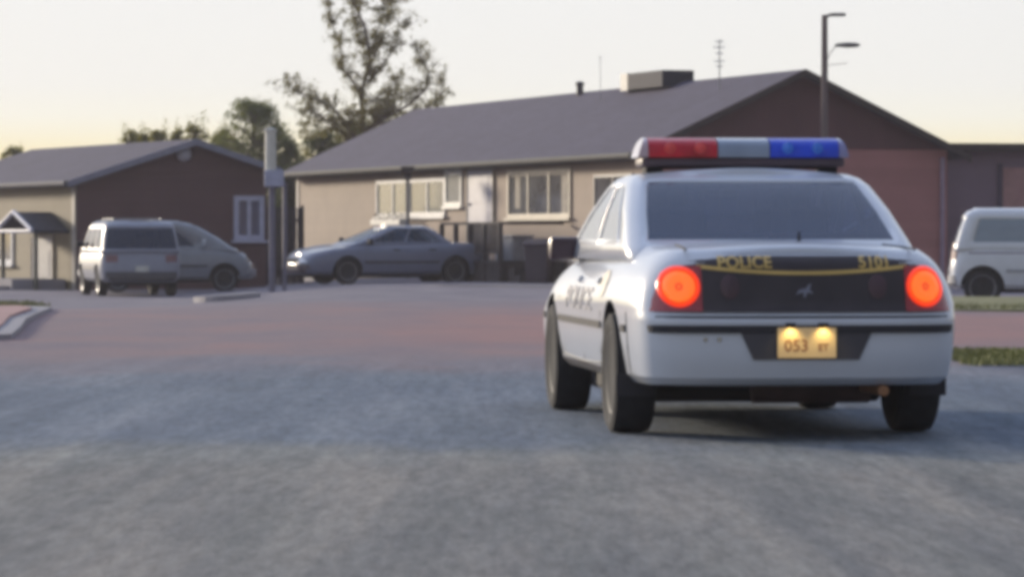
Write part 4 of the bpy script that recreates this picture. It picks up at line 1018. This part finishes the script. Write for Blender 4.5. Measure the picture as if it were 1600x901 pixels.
# ------------------------------------------------------------------ TREES
barkm = mat('tree_bark', (.13, .10, .085), .9, var=.3, scale=6)
def leafm(name, c, var=.5):
    m = mat(name, c, .8, var=var, scale=.9, spec=.2); n = m.node_tree.nodes; l = m.node_tree.links
    p = n['Principled BSDF']; o = n['Material Output']; tl = n.new('ShaderNodeBsdfTranslucent'); tl.inputs[0].default_value = (c[0]*2.3, c[1]*2.2, c[2]*1.3, 1)
    x = n.new('ShaderNodeMixShader'); x.inputs[0].default_value = .5
    l.new(p.outputs[0], x.inputs[1]); l.new(tl.outputs[0], x.inputs[2]); l.new(x.outputs[0], o.inputs[0]); return m
def leafclump(bm, c, r, n, s0, s1, flat=.7):
    for _ in range(n):
        d = Vector((random.gauss(0, 1), random.gauss(0, 1), random.gauss(0, 1)))
        if d.length < .01: continue
        d = d.normalized()*r*random.random()**.5; p = c+Vector((d.x, d.y, d.z*flat)); s_ = random.uniform(s0, s1)
        a = Vector((random.gauss(0, 1), random.gauss(0, 1), random.gauss(0, 1))).normalized(); e = a.orthogonal().normalized(); f = a.cross(e)
        bm.faces.new([bm.verts.new(p+q) for q in (e*s_, f*s_*.5, -e*s_, -f*s_*.5)])
def big_tree():
    Y = 122.0; X = PX(572, Y); base = Vector((X, Y, gz(X, Y)))
    t = tag(empty('tree', base), 'tallest tree, sparse with ragged upswept limbs, behind the long beige house', 'tree')
    def W(px, py, dy=0): return Vector((PX(px, Y), Y+dy, PZ(py, Y)))-base
    bt, bl = bmesh.new(), bmesh.new()
    limbs = [
        ([(572, 470), (572, 300), (570, 215), (563, 150), (578, 95), (572, 45), (548, -5), (535, -50)], .16, .35),
        ([(566, 240), (548, 205), (520, 168), (482, 150), (462, 145), (449, 122)], .09, 1.0),
        ([(560, 235), (530, 205), (500, 182), (478, 172), (470, 185)], .06, 1.0),
        ([(572, 205), (600, 185), (640, 165), (668, 140), (672, 118), (658, 90), (650, 75)], .09, 1.0),
        ([(590, 195), (640, 182), (676, 165), (692, 135), (690, 122)], .06, .9),
        ([(566, 150), (545, 118), (530, 105), (535, 80), (520, 40), (514, 10), (517, -20)], .07, 1.),
        ([(575, 115), (592, 70), (602, 40), (612, 10), (608, -30)], .06, 1.),
        ([(574, 130), (600, 100), (618, 75), (630, 42)], .05, 1.),
        ([(570, 165), (600, 145), (618, 130), (626, 118)], .05, 1.),
        ([(577, 90), (560, 62), (556, 30), (548, 0), (538, -20)], .05, 1.),
        ([(578, 85), (586, 60), (600, 20), (596, -20)], .05, .8),
        ([(568, 175), (598, 168), (616, 150), (640, 145)], .05, 1.)]
    for pts, r0, dens in limbs:
        dyo = 0; P = []
        for i, (px, py) in enumerate(pts):
            dyo += random.uniform(-.35, .35) if i and py < 240 else 0; P.append(W(px, py, dyo))
        tube(bt, P, [max(.010, .62*r0*(1-.85*i/(len(P)-1))) for i in range(len(P))], 7)
        for i in range(len(P)-1):
            if P[i].z < 2.4: continue
            L_ = (P[i+1]-P[i]).length; n = int(L_*13*dens)+1
            for k in range(n):
                c = P[i].lerp(P[i+1], random.random())
                tw = Vector((random.gauss(0, .26), random.gauss(0, .35), random.gauss(.12, .22)))
                tube(bt, [c, c+tw*.6, c+tw], [.012, .009, .004], 4)
                for f_ in (.25, .6, 1.0):
                    if random.random() < .75: leafclump(bl, c+tw*f_, random.uniform(.10, .26), random.randint(12, 34), .025, .055, 1.0)
    for _ in range(70):    # fuller low skirt over the roof line
        px = random.uniform(470, 690); py = 205+random.gauss(0, 10)-(abs(px-570) < 50)*18 - (px-560)*.22*(px > 560)
        leafclump(bl, W(px, py, random.uniform(-1, 1)), random.uniform(.15, .32), 40, .03, .07)
    link('trunk', bt, barkm, t, True); link('crown', bl, leafm('brown_green_leaves', (.17, .12, .07)), t)
big_tree()
def tree(px, ptop, Y, wpx, label, m, dens=1., spiky=0, grp=None):
    X = PX(px, Y); base = Vector((X, Y, gz(X, Y))); H = PZ(ptop, Y)-base.z; rw = wpx/2*Y/F
    t = tag(empty('tree', base), label, 'tree', grp)
    bt, bl = bmesh.new(), bmesh.new()
    tube(bt, [(0, 0, -.1), (random.uniform(-.1, .1), 0, H*.5), (0, 0, H*.93)], [.12+H*.015, .09, .02], 8)
    n = int(190*dens)
    for k in range(n):
        f = random.random()**.8; z = H*(.25+.72*f); rr = rw*((1-((f-.25)/.78)**2) if not spiky else (1-f*.92))**.6 if f > .25 or spiky else rw*.9
        a = random.uniform(0, 6.28); d = rr*random.random()**.45
        c = Vector((math.cos(a)*d, math.sin(a)*d, z))
        tube(bt, [(0, 0, z-.4*H*.1), c], [.02, .008], 4)
        leafclump(bl, c, random.uniform(.2, .42)*max(.6, rw/1.5), random.randint(24, 60), .03, .065)
    for k in range(4):  # leading shoots
        a = random.uniform(0, 6.28); c = Vector((math.cos(a)*rw*.4, math.sin(a)*rw*.3, H*random.uniform(.9, 1.02))); leafclump(bl, c, .16, 26, .03, .06, 2.0)
    link('trunk', bt, barkm, t, True); link('crown', bl, m, t)
dg_ = leafm('dark_green_leaves', (.085, .10, .045)); og = leafm('olive_leaves', (.14, .135, .045)); dk = leafm('very_dark_leaves', (.04, .05, .045))
tree(395, 152, 128, 150, 'dark bushy tree with spiky top between the two houses', dg_, 1.6)
tree(205, 200, 132, 56, 'low olive treetop over the left end of the brown house roof', og, .5)
tree(248, 198, 134, 60, 'second olive treetop from the left above the brown house ridge', og, .5)
tree(306, 188, 131, 84, 'olive treetop just behind the apex of the brown house', og, .8)
tree(348, 198, 133, 84, 'low brownish treetop left of the bushy dark tree', og, .7)
tree(505, 200, 126, 130, 'low green tree under the left limb of the tall sparse tree', dg_, 1.3)
tree(452, 215, 127, 50, 'small dark green tree right of the cream flue', dg_, .8)
tree(457, 262, 113, 44, 'very dark narrow shrub at the far left corner of the long house', dk, 2.2)
t = tag(empty('fence', (PX(440, 104), 104, 0)), 'dark board fence added to block bright sky between the two houses', 'fence')  # boards added to hide the bright sky behind the gap
b = bmesh.new()
for k in range(7): box(b, (-.52+k*.17, 0, .75), (.15, .03, 2.2))
link('boards', b, mat('dark_fence_boards', (.055, .045, .055), .8, var=.3, scale=3), t)
for x in (-.56, .56):
    b = bmesh.new(); box(b, (x, .06, .75), (.09, .09, 2.3)); link('post', b, MATS['dark_fence_boards'], t)
for z in (.1, 1.5):
    b = bmesh.new(); box(b, (0, .04, z), (1.2, .04, .08)); link('rail', b, MATS['dark_fence_boards'], t)
tree(560, 186, 131, 120, 'low green tree behind the trunk of the tall sparse tree', dg_, 1.2)
tree(630, 176, 134, 110, 'brownish tree under the right limb of the tall sparse tree, above the roof', leafm('brown_green_leaves', (.1, .1, .05)), .9)
tree(428, 196, 129, 90, 'dark green treetop just behind the cream flue', dg_, 1.0)
tree(226, 204, 136, 50, 'third olive treetop, lowest of those over the brown house roof', og, .6)
tree(277, 199, 135, 52, 'olive treetop left of the apex of the brown house, between two taller ones', og, .6)
tree(20, 225, 150, 60, 'distant tree behind the brown house at the left edge', og, .8)

# ------------------------------------------------------------------ AIR
b = bmesh.new(); box(b, (0, 172, 12), (520, 480, 30))
hm = bpy.data.materials.new('haze_air'); hm.use_nodes = True; hn = hm.node_tree.nodes; hl = hm.node_tree.links; hn.clear()
ho = hn.new('ShaderNodeOutputMaterial'); hv = hn.new('ShaderNodeVolumePrincipled'); hv.inputs['Color'].default_value = (.95, .90, .94, 1)
hv.inputs['Density'].default_value = .00055; hv.inputs['Anisotropy'].default_value = .15; hl.new(hv.outputs[0], ho.inputs['Volume'])
tag(link('haze', b, hm), None, None, kind='stuff')
